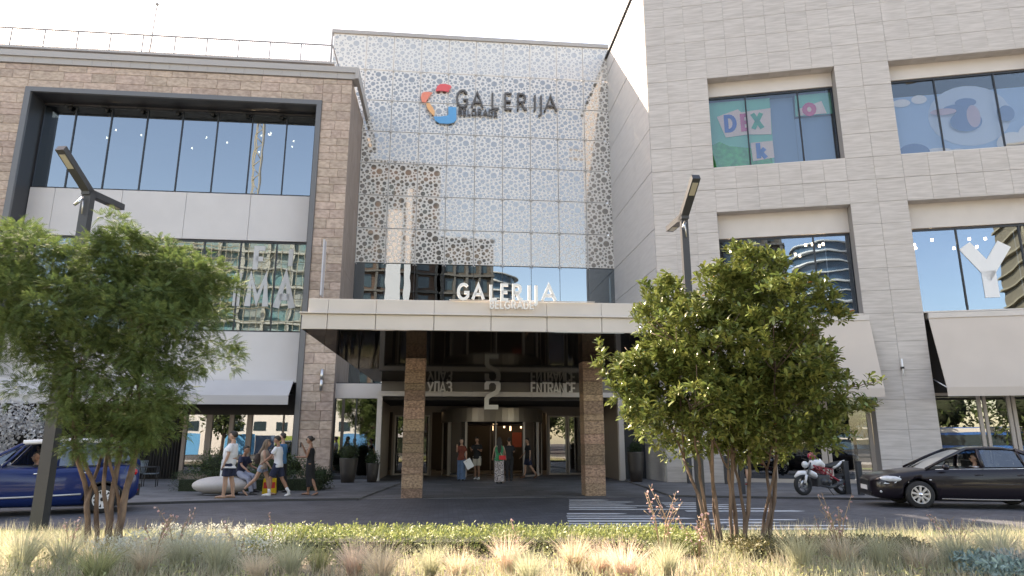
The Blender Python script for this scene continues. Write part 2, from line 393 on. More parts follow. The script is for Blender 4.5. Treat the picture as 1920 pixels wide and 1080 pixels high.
# ================================================================== lettering
def arc(cx, cy, rx, ry, a0, a1, n=8):
    return [(cx + rx * math.cos(R(a0 + (a1 - a0) * i / n)), cy + ry * math.sin(R(a0 + (a1 - a0) * i / n))) for i in range(n + 1)]
GLY = {  # strokes in a box of height 1, second entry is the advance width
 'G': ([arc(.45, .5, .43, .5, 45, 325, 14) + [(.82, .45), (.5, .45)]], .95),
 'A': ([[(0, 0), (.42, 1), (.84, 0)], [(.16, .33), (.68, .33)]], .92),
 'L': ([[(.06, 1), (.06, 0), (.55, 0)]], .6),
 'E': ([[(.6, 1), (.06, 1), (.06, 0), (.6, 0)], [(.06, .5), (.54, .5)]], .68),
 'R': ([[(.06, 0), (.06, 1), (.35, 1)] + arc(.35, .74, .24, .26, 90, -90, 6) + [(.06, .48)], [(.3, .48), (.5, .08), (.72, 0)]], .8),
 'I': ([[(.06, 0), (.06, 1)]], .2),
 'J': ([[(.16, 1), (.16, -.22), (.02, -.36)]], .3),
 'B': ([[(.06, 0), (.06, 1), (.33, 1)] + arc(.33, .76, .2, .24, 90, -90, 5) + [(.06, .52)], [(.33, .52)] + arc(.35, .26, .24, .26, 90, -90, 5) + [(.06, 0)]], .7),
 'D': ([[(.06, 0), (.06, 1), (.3, 1)] + arc(.3, .5, .42, .5, 90, -90, 9) + [(.06, 0)]], .85),
 'N': ([[(.05, 0), (.05, 1), (.5, 0), (.5, 1)]], .62),
 'T': ([[(0, 1), (.5, 1)], [(.25, 1), (.25, 0)]], .56),
 'C': ([[(.5, .75), (.5, .88), (.38, 1), (.17, 1), (.05, .88), (.05, .12), (.17, 0), (.38, 0), (.5, .12), (.5, .25)]], .62),
 'r': ([[(.05, 0), (.05, 1), (.38, 1), (.5, .9), (.5, .6), (.38, .5), (.05, .5)], [(.28, .5), (.5, 0)]], .62),
 'a': ([[(0, 0), (.26, 1), (.52, 0)], [(.09, .28), (.43, .28)]], .6),
 'e': ([[(.48, 1), (.05, 1), (.05, 0), (.48, 0)], [(.05, .52), (.42, .52)]], .58),
 'y': ([[(0, 1), (.27, .35)], [(.52, 1), (.2, .12), (.1, 0), (.02, 0)]], .58),
 'l': ([[(0, 0), (.1, .1), (.14, 1), (.5, 1), (.5, 0)]], .62),
 '3': ([[(.03, .85), (.14, 1), (.36, 1), (.48, .88), (.48, .64), (.36, .53), (.2, .53)], [(.36, .53), (.5, .4), (.5, .12), (.38, 0), (.14, 0), (.02, .14)]], .58),
 '2': ([[(.06, .66), (.06, .86), (.2, 1), (.46, 1), (.6, .86), (.6, .68), (.52, .56), (.14, .4), (.06, .3), (.06, 0), (.6, 0)]], .7),
 'M': ([[(.02, 0), (.1, 1), (.42, .2), (.74, 1), (.82, 0)]], .95),
 'Y': ([[(0, 1), (.4, .5), (.8, 1)], [(.4, .5), (.4, 0)]], .85),
 'X': ([[(0, 0), (.7, 1)], [(0, 1), (.7, 0)]], .78),
 'k': ([[(.05, 0), (.05, 1)], [(.5, .62), (.08, .28)], [(.2, .38), (.55, 0)]], .6),
 'o': ([arc(.3, .33, .27, .3, 0, 360, 12)], .66),
 'F': ([[(.55, 1), (.06, 1), (.06, 0)], [(.06, .5), (.46, .5)]], .62),
}
def stroke_letter(ch, h, w, x=0, y=0, z=0, depth=.05, thick=.12, mb=None):
    """one letter as joined flat bars with real depth, standing in the x-z plane"""
    mb = mb or MB(); st, adv = GLY[ch]
    for pl in st:
        P = [(x + a * h * w, z + b * h) for a, b in pl]; n = len(P); t = thick * h / 2
        closed = (abs(P[0][0] - P[-1][0]) + abs(P[0][1] - P[-1][1])) < 1e-5
        Lf, Rt = [], []
        for i in range(n):
            if closed: a = P[i - 1] if i > 0 else P[-2]; b = P[i + 1] if i < n - 1 else P[1]
            else: a = P[max(i - 1, 0)]; b = P[min(i + 1, n - 1)]
            c = P[i]
            d1 = Vector((c[0] - a[0], c[1] - a[1])); d2 = Vector((b[0] - c[0], b[1] - c[1]))
            if d1.length < 1e-9: d1 = d2
            if d2.length < 1e-9: d2 = d1
            d1.normalize(); d2.normalize(); n1 = Vector((-d1.y, d1.x)); n2 = Vector((-d2.y, d2.x)); m_ = n1 + n2
            m_ = n1 if m_.length < .2 else m_.normalized(); k = t / max(.45, m_.dot(n1))
            Lf.append((c[0] + m_.x * k, c[1] + m_.y * k)); Rt.append((c[0] - m_.x * k, c[1] - m_.y * k))
        for i in range(n - 1):
            mb.prism([Rt[i], Rt[i + 1], Lf[i + 1], Lf[i]], y, y + depth, axis='y')
    return mb, adv * h * w
def word(txt, h, w, m, parent, x=0, y=0, z=0, depth=.05, thick=.12, gap=.0, name='letter'):
    for ch in txt:
        if ch == ' ': x += .3 * h; continue
        mb, adv = stroke_letter(ch, h, w, x, y, z, depth, thick); mb.build(name, m, parent); x += adv + gap * h
    return x

# ================================================================== cladding
def parts_limit(parent, name, pieces, mats, key, limit=295):
    """pieces: list of MB; the nearest 'limit' become parts, the rest one joined part"""
    order = sorted(pieces, key=lambda p: key(p[1]))
    cache = {}
    for sig, c, fn in order[:limit]:
        if sig not in cache: mb = MB(); fn(mb, 0, 0, 0); cache[sig] = mb.mesh(name, mats)
        link(name, cache[sig], parent, loc=c)
    if order[limit:]:
        mb = MB()
        for sig, c, fn in order[limit:]: fn(mb, *c)
        mb.build(name, mats, parent, kind='stuff')
def tile_piece(w, h, d=.03, b=.004):
    w = round(w, 2); h = round(h, 2)
    def fn(mb, x, y, z): mb.slab(x, x + w - .008, y - d, y, z, z + h - .008, b)
    return (('t', w, h, d), fn)
def rock_piece(w, h, d=.05):
    w = round(w * 5) / 5; h = round(h, 2); k = random.randrange(3); w = max(w, .2)
    def fn(mb, x, y, z):
        rr = random.Random(int(w * 100) * 7 + int(h * 100) + k * 991)
        b = .018; g = .007
        def q(): return rr.uniform(-.012, .012)
        xs = [x, x + b, x + w / 2 + q() * 3, x + w - g - b, x + w - g]; zs = [z, z + b, z + h - g - b, z + h - g]
        V = []
        for j, zz in enumerate(zs):
            for i, xx in enumerate(xs):
                edge = i in (0, 4) or j in (0, 3)
                V.append((xx, y - (d * .35 if edge else d + q()), zz))
        n0 = 20
        F = [(j * 5 + i, j * 5 + i + 1, (j + 1) * 5 + i + 1, (j + 1) * 5 + i) for j in range(3) for i in range(4)]
        V += [(x, y, z), (x + w - g, y, z), (x + w - g, y, z + h - g), (x, y, z + h - g)]
        F += [(0, n0, n0 + 1, 4, 3, 2, 1), (4, n0 + 1, n0 + 2, 19, 14, 9), (19, n0 + 2, n0 + 3, 15, 16, 17, 18), (15, n0 + 3, n0, 0, 5, 10)]
        mb.add(V, F)
    return (('r', w, h, k), fn, w)

# ================================================================== LEFT WING
LW = thing('brown_stone_wing', 'low brown stone mall wing on the left with a big charcoal framed window', 'building', G0, GA)
FV = -4.0      # front plane (local y) of the wing
core = MB()
core.box(-60, -22.3, FV, FV + 2, 0, 18.4)            # left of the frame
core.box(-22.3, -9.33, FV, FV + 2, 17.1, 18.4)       # above
core.box(-9.33, -8.06, FV, 12, 0, 18.4)              # pier
core.box(-60, -9.33, 1.5, 12, 0, 18.4)               # back
core.build('wall', M['joint'], LW)
pcs = []
def rock_rect(u0, u1, z0, z1, rows, wmin=.6, wmax=1.4):
    z = z0; hs = [random.choice(rows) for _ in range(200)]; i = 0
    while z < z1 - .05:
        h = hs[i]; i += 1
        if z + h > z1 - .12: h = z1 - z
        u = u0
        while u < u1 - .02:
            w = random.uniform(wmin, wmax)
            if u + w > u1 - .35: w = u1 - u
            sig, fn, ww = rock_piece(w, h)
            if abs(ww - w) > .001:
                ww_ = w; 
                def fn(mb, x, y, z_, w=w, h=h): mb.slab(x, x + w - .007, y - .05, y, z_, z_ + h - .007, .018)
                sig = ('s', round(w, 3), round(h, 3))
            pcs.append((sig, (u, FV - .002, z), fn)); u += w
        z += h
rock_rect(-9.33, -8.0, .05, 18.3, [.36, .42, .42, .48], .4, .95)
rock_rect(-22.3, -9.33, 17.1, 18.3, [.28, .42, .46], .8, 1.6)
rock_rect(-25.6, -22.3, 0.05, 18.3, [.3, .42, .46], .6, 1.4)
parts_limit(LW, 'stone_block', pcs, M['stone_brown'], lambda c: (c[2] > 17) * -5 + abs(c[0] + 8) + (c[0] < -20) * 3)
# smooth slabs on the side of the pier that faces the glass front
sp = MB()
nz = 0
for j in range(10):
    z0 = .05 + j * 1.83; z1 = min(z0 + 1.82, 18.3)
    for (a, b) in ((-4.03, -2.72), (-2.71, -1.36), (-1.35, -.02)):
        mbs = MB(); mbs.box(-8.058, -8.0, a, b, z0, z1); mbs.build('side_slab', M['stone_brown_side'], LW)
# coping
for i in range(21):
    mbs = MB(); u0 = -25.6 + i * .845; mbs.box(u0, u0 + .835, FV - .12, FV + .6, 18.32, 18.62); mbs.box(u0, u0 + .845, FV - .2, FV + .6, 18.62, 18.9); mbs.build('coping', M['coping'], LW)
mbs = MB(); mbs.box(-7.86, -7.7, FV - .2, 0, 18.32, 18.9); mbs.build('side_coping', M['coping'], LW)
mbs = MB(); mbs.box(-60, -9.2, -2.9, -2.5, 18.3, 19.7); mbs.box(-60, -9.1, -3.05, -2.4, 19.7, 19.8); mbs.build('roof_upstand', M['coping'], LW)
# charcoal portal round the big window, down to the pavement
fr = MB()
fr.box(-22.34, -22.1, FV - .12, FV + .02, 0, 17.15); fr.box(-9.55, -9.33, FV - .12, FV + .02, 0, 17.15); fr.box(-22.1, -9.55, FV - .12, FV + .02, 16.93, 17.15)
build_each(fr, 'window_surround', mat('grey_frame_face', (.13, .135, .145), .4), LW)
fr = MB(); fr.box(-22.3, -22.1, FV + .02, -3, 0, 17.1); fr.box(-9.6, -9.331, FV + .02, -3, 0, 17.1); fr.box(-22.1, -9.55, FV + .02, -3, 16.95, 17.1)
build_each(fr, 'window_reveal', M['dark_metal'], LW)
def curtain(parent, u0, u1, z0, z1, v, step, gm, mw=.05, top_bar=.06, first=None, md=.06, mm=None):
    """a row of panes between mullions: window > mullion, pane"""
    w = link('window', None, parent)
    us = [u0]; x = first if first is not None else u0 + step
    while x < u1 - .15: us.append(x); x += step
    us.append(u1)
    for a, b in zip(us[:-1], us[1:]):
        p = MB(); p.box(a + mw / 2, b - mw / 2, v + .02, v + .035, z0 + .02, z1 - .02); p.build('pane', gm, w)
    for k, x in enumerate(us):
        p = MB(); p.box(x - mw / 2, x + mw / 2, v - md / 2, v + .05, z0, z1); p.build('mullion', mm or M['mullion'], w)
    p = MB(); p.box(u0 + mw / 2 + .001, u1 - mw / 2 - .001, v - md / 2 + .003, v + .047, z1 - top_bar, z1 + .005); p.box(u0 + mw / 2 + .001, u1 - mw / 2 - .001, v - md / 2 + .003, v + .047, z0 - .005, z0 + .02); build_each(p, 'rail', mm or M['mullion'], w)
    return w
curtain(LW, -22.05, -9.65, 12.8, 16.85, -3.0, 1.59, M['win'], first=-20.65)
curtain(LW, -22.05, -9.65, 6.38, 10.5, -3.0, 1.59, M['win_letters'], first=-20.65)
# beige spandrel panels
for (z0, z1, vv) in ((10.55, 12.76, -3.06), (4.05, 6.34, -3.06)):
    us = [-22.08, -21.0, -18.1, -15.3, -12.45, -9.6]
    for a, b in zip(us[:-1], us[1:]):
        p = MB(); p.slab(a + .008, b - .008, vv, vv + .1, z0, z1, .004); p.build('spandrel_panel', M['panel_grey'], LW)
p = MB(); p.box(-22.1, -9.6, -2.95, -2.9, 3.5, 17.0); 
# interior: floors, ceiling, back wall
p = MB(); p.box(-22.1, -9.6, -2.9, 1.4, 10.5, 12.78); p.box(-22.1, -9.6, -2.9, 1.4, 4.0, 6.36); p.box(-22.1, -9.6, -2.9, 1.4, 16.87, 17.05)
p.box(-22.1, -9.6, 1.38, 1.46, 4, 17); build_each(p, 'floor_slab', M['int_wall'], LW)
p = MB()
for i in range(14):
    u = random.uniform(-21, -10.5); v = random.uniform(-2, 1); p.lathe([(0, 0), (.035, 0), (.035, .08), (0, .08)], 8, (u, v, 16.5))
build_each(p, 'ceiling_spot', M['lamp_on'], LW, label='small lit ceiling spotlights behind the upper window')
p = MB()
for i in range(8):
    u = -20.9 + i * 1.59; p.box(u - .06, u + .06, -3.12, -3.04, 16.62, 16.86); p.box(u - .16, u + .16, -3.3, -3.1, 16.72, 16.78)
build_each(p, 'facade_spotlight', M['black'], LW)
# awning over the pavement
aw = link('awning', None, LW)
p = MB(); p.prism([(-3.98, 4.12), (-4.72, 3.45), (-4.72, 3.08), (-4.69, 3.08), (-4.69, 3.42), (-3.98, 4.08)], -21.9, -9.72, axis='x'); p.build('canvas', M['awning_l'], aw)
p = MB(); p.tube([(-9.8, -4.66, 3.44), (-9.8, -3.6, 3.6)], .02, 6); p.tube([(-15, -4.66, 3.44), (-15, -3.6, 3.6)], .02, 6); build_each(p, 'support_arm', M['steel'], aw)
p = MB(); p.box(-22.08, -9.6, -3.95, -3.0, 4.05, 4.18); p.build('awning_box', M['panel_grey'], LW)
# storefront under the awning
sf = link('storefront', None, LW)
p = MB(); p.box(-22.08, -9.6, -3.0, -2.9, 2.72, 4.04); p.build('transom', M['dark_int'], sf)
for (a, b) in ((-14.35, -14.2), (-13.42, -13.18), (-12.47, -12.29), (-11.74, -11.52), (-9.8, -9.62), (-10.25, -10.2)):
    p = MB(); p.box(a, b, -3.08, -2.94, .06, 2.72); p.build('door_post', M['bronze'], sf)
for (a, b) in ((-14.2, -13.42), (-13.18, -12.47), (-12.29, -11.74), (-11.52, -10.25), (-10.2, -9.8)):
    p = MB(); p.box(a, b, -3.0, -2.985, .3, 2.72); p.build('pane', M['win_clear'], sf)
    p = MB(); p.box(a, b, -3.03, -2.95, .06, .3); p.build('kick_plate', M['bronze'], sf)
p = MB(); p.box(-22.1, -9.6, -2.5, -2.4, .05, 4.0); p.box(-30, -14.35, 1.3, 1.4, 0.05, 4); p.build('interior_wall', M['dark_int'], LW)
# terrace part left of the doors: dark posts and curtain
for u in (-21.9, -19.6, -17.2):
    p = MB(); p.box(u, u + .12, -3.1, -2.98, .05, 4.0); p.build('terrace_post', M['dark_metal'], LW)
p = MB()
for i in range(60):
    u = -21.7 + i * .12; p.tube([(u, -2.6, .1), (u, -2.6, 3.9)], .045, 6)
p.build('curtain', mat('black_curtain', (.03, .028, .028), .9), LW)
# little wall lamp on the pier and blade sign
wl = thing('wall_lamp', 'upright steel tube lamp on the brown stone pier left of the canopy', 'lamp', G0, GA)
p = MB(); p.lathe([(0, 3.7), (.07, 3.7), (.07, 4.12), (.055, 4.13), (.055, 4.17), (.07, 4.18), (.07, 4.6), (0, 4.6)], 14, (-8.52, -4.16, 0)); p.build('tube', M['steel'], wl)
p = MB(); p.box(-8.56, -8.48, -4.12, -4.0, 4.1, 4.2); build_each(p, 'bracket', M['black'], wl)
bs = thing('blade_sign', 'narrow white blade sign on brackets standing off the stone pier', 'sign', G0, GA)
p = MB(); p.box(-8.72, -8.66, -4.75, -4.25, 7.7, 10.2); p.build('plate', mat('blade_plate', (.5, .5, .53), .4), bs)
p = MB(); p.box(-8.7, -8.68, -4.25, -4.0, 8.15, 8.2); p.box(-8.7, -8.68, -4.25, -4.0, 9.75, 9.8); build_each(p, 'bracket', M['black'], bs)
# letters standing inside the lower window
def sign_thing(label, frame, name='window_letters'):
    return thing(name, label, 'sign', frame[0], frame[1])
sg = sign_thing('big white capital letters M A on the lower window of the brown wing', (G0, GA))
mb, _ = stroke_letter('M', 1.35, .72, -12.22, -3.0, 7.5, .012, .2); mb.build('letter', M['vinyl'], sg)
mb, _ = stroke_letter('A', 1.5, .55, -10.95, -3.0, 7.45, .012, .2); mb.build('letter', M['vinyl'], sg)
mb, _ = stroke_letter('I', 1.5, .6, -12.75, -3.0, 7.5, .012, .2); mb.build('letter', M['vinyl'], sg)
mb, _ = stroke_letter('F', 1.0, .8, -12.05, -3.0, 9.2, .012, .22); mb.build('letter', M['vinyl'], sg)
mb, _ = stroke_letter('I', .8, .8, -10.5, -3.0, 9.4, .012, .25); mb.build('letter', M['vinyl'], sg)
# white flowering shrub hanging at the terrace edge (far left)
# rooftop railing
rl = thing('roof_railing', 'thin grey metal railing along the roof edge of the brown wing', 'railing', G0, GA)
for i in range(13):
    u = -27.3 + i * 1.5; p = MB(); p.box(u - .03, u + .03, -2.75, -2.71, 19.8, 20.9); p.build('post', M['railing'], rl)
p = MB(); p.box(-28, -9.28, -2.76, -2.70, 20.88, 20.95); p.box(-28, -9.3, -2.74, -2.72, 20.0, 20.025); p.box(-9.3, -9.26, -2.74, 0, 20.88, 20.95); build_each(p, 'handrail', M['railing'], rl)
p = MB()
for i in range(170):
    u = -27.4 + i * .107; p.box(u - .009, u + .009, -2.734, -2.726, 20.02, 20.9)
p.build('baluster', M['railing'], rl, kind='stuff')
an = thing('roof_antenna', 'thin whip antenna with small ball above the left roof railing', 'antenna', G0, GA)
p = MB(); p.tube([(-18.3, -2, 19.7), (-18.22, -2, 23.1)], .035, 5); p.build('rod', M['railing'], an)
p = MB(); p.ball((-18.22, -2, 23.15), .09); p.build('tip', M['railing'], an)

# ================================================================== GLASS FRONT
GF = thing('glass_front', 'tall perforated white dotted glass front between the two stone wings', 'building', G0, GA)
us = [-9.8, -8.0, -6.5, -5, -3.5, -2, -.5, 1, 2.5, 4, 5.5]
zs = [10.45, 12.3, 14.1, 15.9, 17.7, 19.5, 21.3, 23.4]
def pack(w, h, seed):
    rr = random.Random(seed); out = []
    for r_, tries in ((.165, 60), (.125, 250), (.095, 900), (.068, 2500), (.045, 5000)):
        lim = {.165: 2, .125: 5, .095: 10, .068: 22, .045: 34}[r_]; c = 0
        for _ in range(tries):
            if c >= lim: break
            q = r_ * rr.uniform(.88, 1.08); x = rr.uniform(q + .03, w - q - .03); z = rr.uniform(q + .03, h - q - .03)
            if all((x - a) ** 2 + (z - b) ** 2 > (q + r2 + .028) ** 2 for a, b, r2 in out): out.append((x, z, q)); c += 1
    return out
pm_cache = {}
def frit_mesh(w, h, top=False):
    k = (round(w, 2), round(h, 2), top)
    if k in pm_cache: return pm_cache[k]
    mb = MB(); g = .016; mb.box(g, w - g, 0, .02, g, h - g, 0)
    for x, z, r_ in pack(w, h, 5):
        n = 12 if r_ > .08 else 8
        vs = [(x + r_ * math.cos(2 * math.pi * i / n), -.003, z + r_ * math.sin(2 * math.pi * i / n)) for i in range(n)]
        mb.add(vs, [tuple(range(n))], 1)
    me = mb.mesh('glass_panel', [M['frit'], M['frit_hole_painted_sky'] if top else M['frit_hole_o']]); pm_cache[k] = me; return me
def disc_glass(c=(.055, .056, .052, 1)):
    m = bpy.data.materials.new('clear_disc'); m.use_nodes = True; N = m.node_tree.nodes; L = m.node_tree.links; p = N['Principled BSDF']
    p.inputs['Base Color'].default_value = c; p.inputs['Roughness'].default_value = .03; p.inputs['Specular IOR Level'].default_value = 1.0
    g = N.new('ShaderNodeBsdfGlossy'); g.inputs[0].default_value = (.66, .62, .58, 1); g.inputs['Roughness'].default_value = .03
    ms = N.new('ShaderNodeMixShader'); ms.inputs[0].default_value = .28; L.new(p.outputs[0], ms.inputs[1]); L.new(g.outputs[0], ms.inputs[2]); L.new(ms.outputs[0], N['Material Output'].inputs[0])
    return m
M['frit_hole_o'] = disc_glass((.16, .155, .145, 1)); M['frit_hole_painted_sky'] = disc_glass((.42, .41, .39, 1))  # top row discs are opaque, painted paler as if sky light showed through
def frit_white():
    m = bpy.data.materials.new('white_frit'); m.use_nodes = True; N = m.node_tree.nodes; L = m.node_tree.links; p = N['Principled BSDF']
    p.inputs['Base Color'].default_value = (.68, .665, .64, 1); p.inputs['Roughness'].default_value = .25; p.inputs['Specular IOR Level'].default_value = .3
    g = N.new('ShaderNodeBsdfGlossy'); g.inputs[0].default_value = (.75, .70, .66, 1); g.inputs['Roughness'].default_value = .03
    ms = N.new('ShaderNodeMixShader'); ms.inputs[0].default_value = .06; L.new(p.outputs[0], ms.inputs[1]); L.new(g.outputs[0], ms.inputs[2]); L.new(ms.outputs[0], N['Material Output'].inputs[0])
    return m
M['frit'] = frit_white()
for a, b in zip(us[:-1], us[1:]):
    for c, d in zip(zs[:-1], zs[1:]):
        if a < -9 and c < 17.6: continue
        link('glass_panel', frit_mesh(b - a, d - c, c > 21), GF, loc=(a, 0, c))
    if a > -9:
        for z0, z1 in ((8.3, 10.43), (6.2, 8.28), (4.1, 6.18)):
            p = MB(); p.box(a + .012, b - .012, .0, .02, z0, z1 - .01); p.build('clear_panel', M['win'], GF)
p = MB()
for u in us[1:]:
    for z in zs[:-1]: p.lathe([(0, -.05), (.05, -.045), (.05, 0)], 10, (u, 0, z), 'y'); 
    for z in zs[:-1]:
        for dx, dz in ((.07, .07), (-.07, .07), (.07, -.07), (-.07, -.07)): p.lathe([(0, -.02), (.03, -.015), (.03, 0)], 6, (u + dx, 0, z + dz), 'y')
p.build('spider_fitting', mat('fitting_grey', (.5, .5, .5), .4), GF, kind='stuff')
p = MB(); p.box(-9.9, 5.5, -.08, .3, 23.4, 23.62); p.box(-9.92, -9.82, -.06, .1, 17.5, 23.4); p.build('top_rail', M['coping'], GF)
p = MB(); p.box(-9.9, 5.5, 1.6, 1.8, 4, 22.4); p.build('back_wall', mat('rear_wall', (.09, .09, .09), .8), GF)
p = MB()
for z in (10.3, 15.0, 20.0): p.box(-8.0, 5.5, .5, 1.6, z, z + .5)
for u in us[1:]: p.box(u - .04, u + .04, .05, .45, 4.1, 23.3)
build_each(p, 'support_fin', mat('steel_fin', (.25, .25, .26), .5), GF)
# logo on the glass
lg = thing('facade_logo', 'dark GALERIJA BELGRADE letters with multicoloured ring emblem on the dotted glass', 'sign', G0, GA)
def flat(poly, m, name, y0=-.16, y1=-.10): p = MB(); p.prism(poly, y0, y1, axis='y'); return p.build(name, m, lg)
cx, cz, r0 = -3.98, 19.38, .8
def LP(l): return [(-4.98 + (a - 103) * .00483, 20.58 - (b - 68) * .0046) for a, b in l]
flat(LP([(268, 165), (285, 100), (318, 72), (370, 66), (430, 80), (446, 100), (428, 130), (412, 168), (350, 158), (300, 162)]), mat('logo_red', (.75, .11, .12), .4), 'emblem_piece')
flat(LP([(118, 200), (150, 182), (195, 180), (235, 190), (200, 240), (175, 290), (165, 320), (125, 315), (106, 260)]), mat('logo_coral', (.82, .25, .17), .4), 'emblem_piece')
flat(LP([(168, 325), (205, 325), (245, 380), (266, 430), (262, 490), (215, 440), (180, 385)]), mat('logo_orange', (.82, .43, .2), .4), 'emblem_piece')
flat(LP([(415, 360), (505, 362), (508, 520), (480, 560), (410, 578), (320, 575), (275, 545), (255, 495), (330, 490), (400, 478), (417, 460)]), mat('logo_blue', (.07, .33, .62), .4), 'emblem_piece')
p = MB(); ring = [(-3.98 + .72 * math.cos(R(a)), -.12, 19.4 + .88 * math.sin(R(a))) for a in range(60, 300, 12)]; p.tube(ring, .018, 6); p.build('emblem_ring', M['coping'], lg)
xs_ = [(-3.03, 'G', 1.0, .72), (-2.22, 'A', .95, .78), (-1.13, 'L', .95, .78), (-.42, 'E', .95, .7), (.28, 'R', .95, .8), (1.2, 'I', .92, 1), (1.45, 'J', .92, 1), (1.8, 'A', .95, .82)]
zt = 19.28
for x, ch, h, w in xs_:
    mb, _ = stroke_letter(ch, h * .98, w, x - .0, -.16, zt, .1, .11); mb.build('letter', M['letter_dark'], lg)
x = -2.92
for ch in 'BELGRADE':
    mb, adv = stroke_letter(ch, .36, .82, x, -.16, 18.82, .08, .17); mb.build('letter', M['letter_dark'], lg); x += adv * 1.0 + .045

# ================================================================== RIGHT WING
RW = thing('grey_stone_wing', 'tall pale grey stone clad mall wing on the right with deep set windows', 'building', R0, RA)
TOPZ = 22.75
core = MB(); D = .55
EXT = 24
core.box(.0, 2.57, 0, D, 0, TOPZ); core.box(7.78, 9.9, 0, D, 0, TOPZ); core.box(15.6, EXT, 0, D, 0, TOPZ)
for a, b in ((2.57, 7.78), (9.9, 15.6)):
    core.box(a, b, 0, D, 17.2, TOPZ); core.box(a, b, 0, D, 11.0, 12.95)
core.box(0.02, EXT, D, 9, 17.2, TOPZ)
core.build('wall', M['joint_light'], RW)
pcs = []
def tiles(u0, u1, z0, z1, nu, nz, y=-.002, jitter=0):
    for j in range(nz):
        for i in range(nu):
            w = (u1 - u0) / nu; h = (z1 - z0) / nz
            sig, fn = tile_piece(w, h); pcs.append((sig, (u0 + i * w, y, z0 + j * h), fn))
tiles(0, 2.57, 17.2, 21.8, 3, 5); tiles(2.57, 7.78, 17.2, 21.8, 6, 5); tiles(7.78, 9.9, 17.2, 21.8, 2, 5); tiles(9.9, 18.5, 17.2, 21.8, 9, 5)
tiles(0, 2.57, 21.8, TOPZ, 3, 1); tiles(2.57, 18.5, 21.8, TOPZ, 17, 1)
for (z0, z1, n) in ((12.95, 17.2, 4), (6.45, 11.0, 5)):
    tiles(0, 2.57, z0, z1, 3, n); tiles(7.78, 9.9, z0, z1, 2, n)
tiles(0, 2.57, 11.0, 12.95, 3, 2); tiles(2.57, 7.78, 11.0, 12.95, 6, 2); tiles(7.78, 9.9, 11.0, 12.95, 2, 2); tiles(9.9, 15.6, 11.0, 12.95, 6, 2)
tiles(0, 2.57, .06, 6.45, 3, 7); tiles(7.78, 9.9, .06, .95, 3, 2); tiles(7.78, 9.9, .95, 6.45, 2, 5)
tiles(15.6, 18.5, .06, 17.2, 3, 18)
parts_limit(RW, 'facade_tile', pcs, M['stone_grey'], lambda c: (c[0] > 15.5) * 50 + (c[2] > 22) * 30 + abs(c[2] - 11) + c[0] * .01)
# lintels, soffits, sills, windows
for a, b, zt_, zb in ((2.57, 7.78, 17.2, 12.95), (9.9, 15.6, 17.2, 12.95), (2.57, 7.78, 11.0, 6.45), (9.9, 15.6, 11.0, 6.45)):
    wt = zt_ - .72 if zt_ > 15 else zt_ - 1.1
    p = MB(); p.slab(a + .005, b - .005, D - .08, D + .02, wt + .04, zt_ - .004, .004); p.build('lintel_panel', M['panel'], RW)
    n = 6 if a < 5 else 6
    for i in range(n):
        w = (b - a) / n; p = MB(); p.box(a + i * w + .004, a + (i + 1) * w - .004, -.03, D - .082, zt_ - .03, zt_ - .002); p.build('soffit_tile', M['stone_grey'], RW)
    st = 1.92 if a < 5 else 1.98
    first = {(2.57, 17.2): 4.18, (9.9, 17.2): 11.75, (2.57, 11.0): 4.2, (9.9, 11.0): 11.7}[(a, zt_)]
    curtain(RW, a + .03, b - .03, zb + .05, wt, D, st + .25, M['win_poster'] if zt_ > 15 else M['win_letters'], first=first)
    p = MB(); p.box(a + .005, b - .005, -.02, D + .06, zb - .03, zb + .02); p.build('sill', M['panel'], RW)
    p = MB(); p.box(a, b, D + .06, 5, zb - .25, zb - .02); p.box(a, b, D + .06, 5, zt_ - .3, zt_ - .04); p.box(a, b, 4.2, 4.3, zb, zt_); p.box(a - .1, a - .01, D + .06, 4.2, zb, zt_); p.box(b + .01, b + .1, D + .06, 4.2, zb, zt_)
    build_each(p, 'room_shell', M['int_wall'], RW)
    p = MB()
    for i in range(9):
        u = random.uniform(a + .4, b - .4); v = random.uniform(1.2, 3.5); p.lathe([(0, 0), (.045, 0), (.045, .1), (0, .1)], 8, (u, v, wt - .15))
    if zt_ < 15: build_each(p, 'ceiling_spot', M['lamp_on'], RW, label='row of small lit ceiling spotlights behind the window')
# side wall facing the glass front (built in the frame of the glass front)
SW = link('side_wall', None, RW)
SW.parent = None; SW.location = G0; SW.rotation_euler = (0, 0, GA); SW['label'] = 'tall pale return wall of the grey wing beside the dotted glass'; SW['category'] = 'wall'
C = Vector((6.07, 27.03)) - Vector((0, 33.4)); ux = C.x * math.cos(GA) + C.y * math.sin(GA); vx = -C.x * math.sin(GA) + C.y * math.cos(GA)
p = MB(); p.box(ux + .01, ux + .4, vx + .05, 1, 0, TOPZ); p.build('wall_core', M['joint'], SW)
zz = [.05, 1.45, 2.85, 4.25, 5.65, 7.05, 8.7, 10.4, 13.0, 15.0, 17.2, 19.3, 21.72, 22.74]
for j in range(len(zz) - 1):
    vs_ = [vx, vx + 2.3, vx + 4.6, .0]
    n = 1 if j >= 6 else 3
    k = len(vs_) - 1
    rows = 2 if j >= 6 else 1
    segs = [(vx + .0, .0)] if False else list(zip(vs_[:-1], vs_[1:]))
    for a, b in segs:
        p = MB(); g = (.035 if j >= 11 else .014) if j >= 6 else .008
        gg = .003
        p.box(ux - .03, ux + .012, a + gg, b - gg, zz[j] + g, zz[j + 1] - g); p.build('side_slab', M['stone_grey_side'], SW)
p = MB(); p.box(ux - .14, ux + .5, vx - .0, .5, TOPZ + .0, TOPZ + .09); p.build('coping', M['dark_metal'], SW)
p = MB(); p.box(-.05, EXT, -.1, 1, TOPZ + .02, TOPZ + .3); p.build('coping', M['coping'], RW)
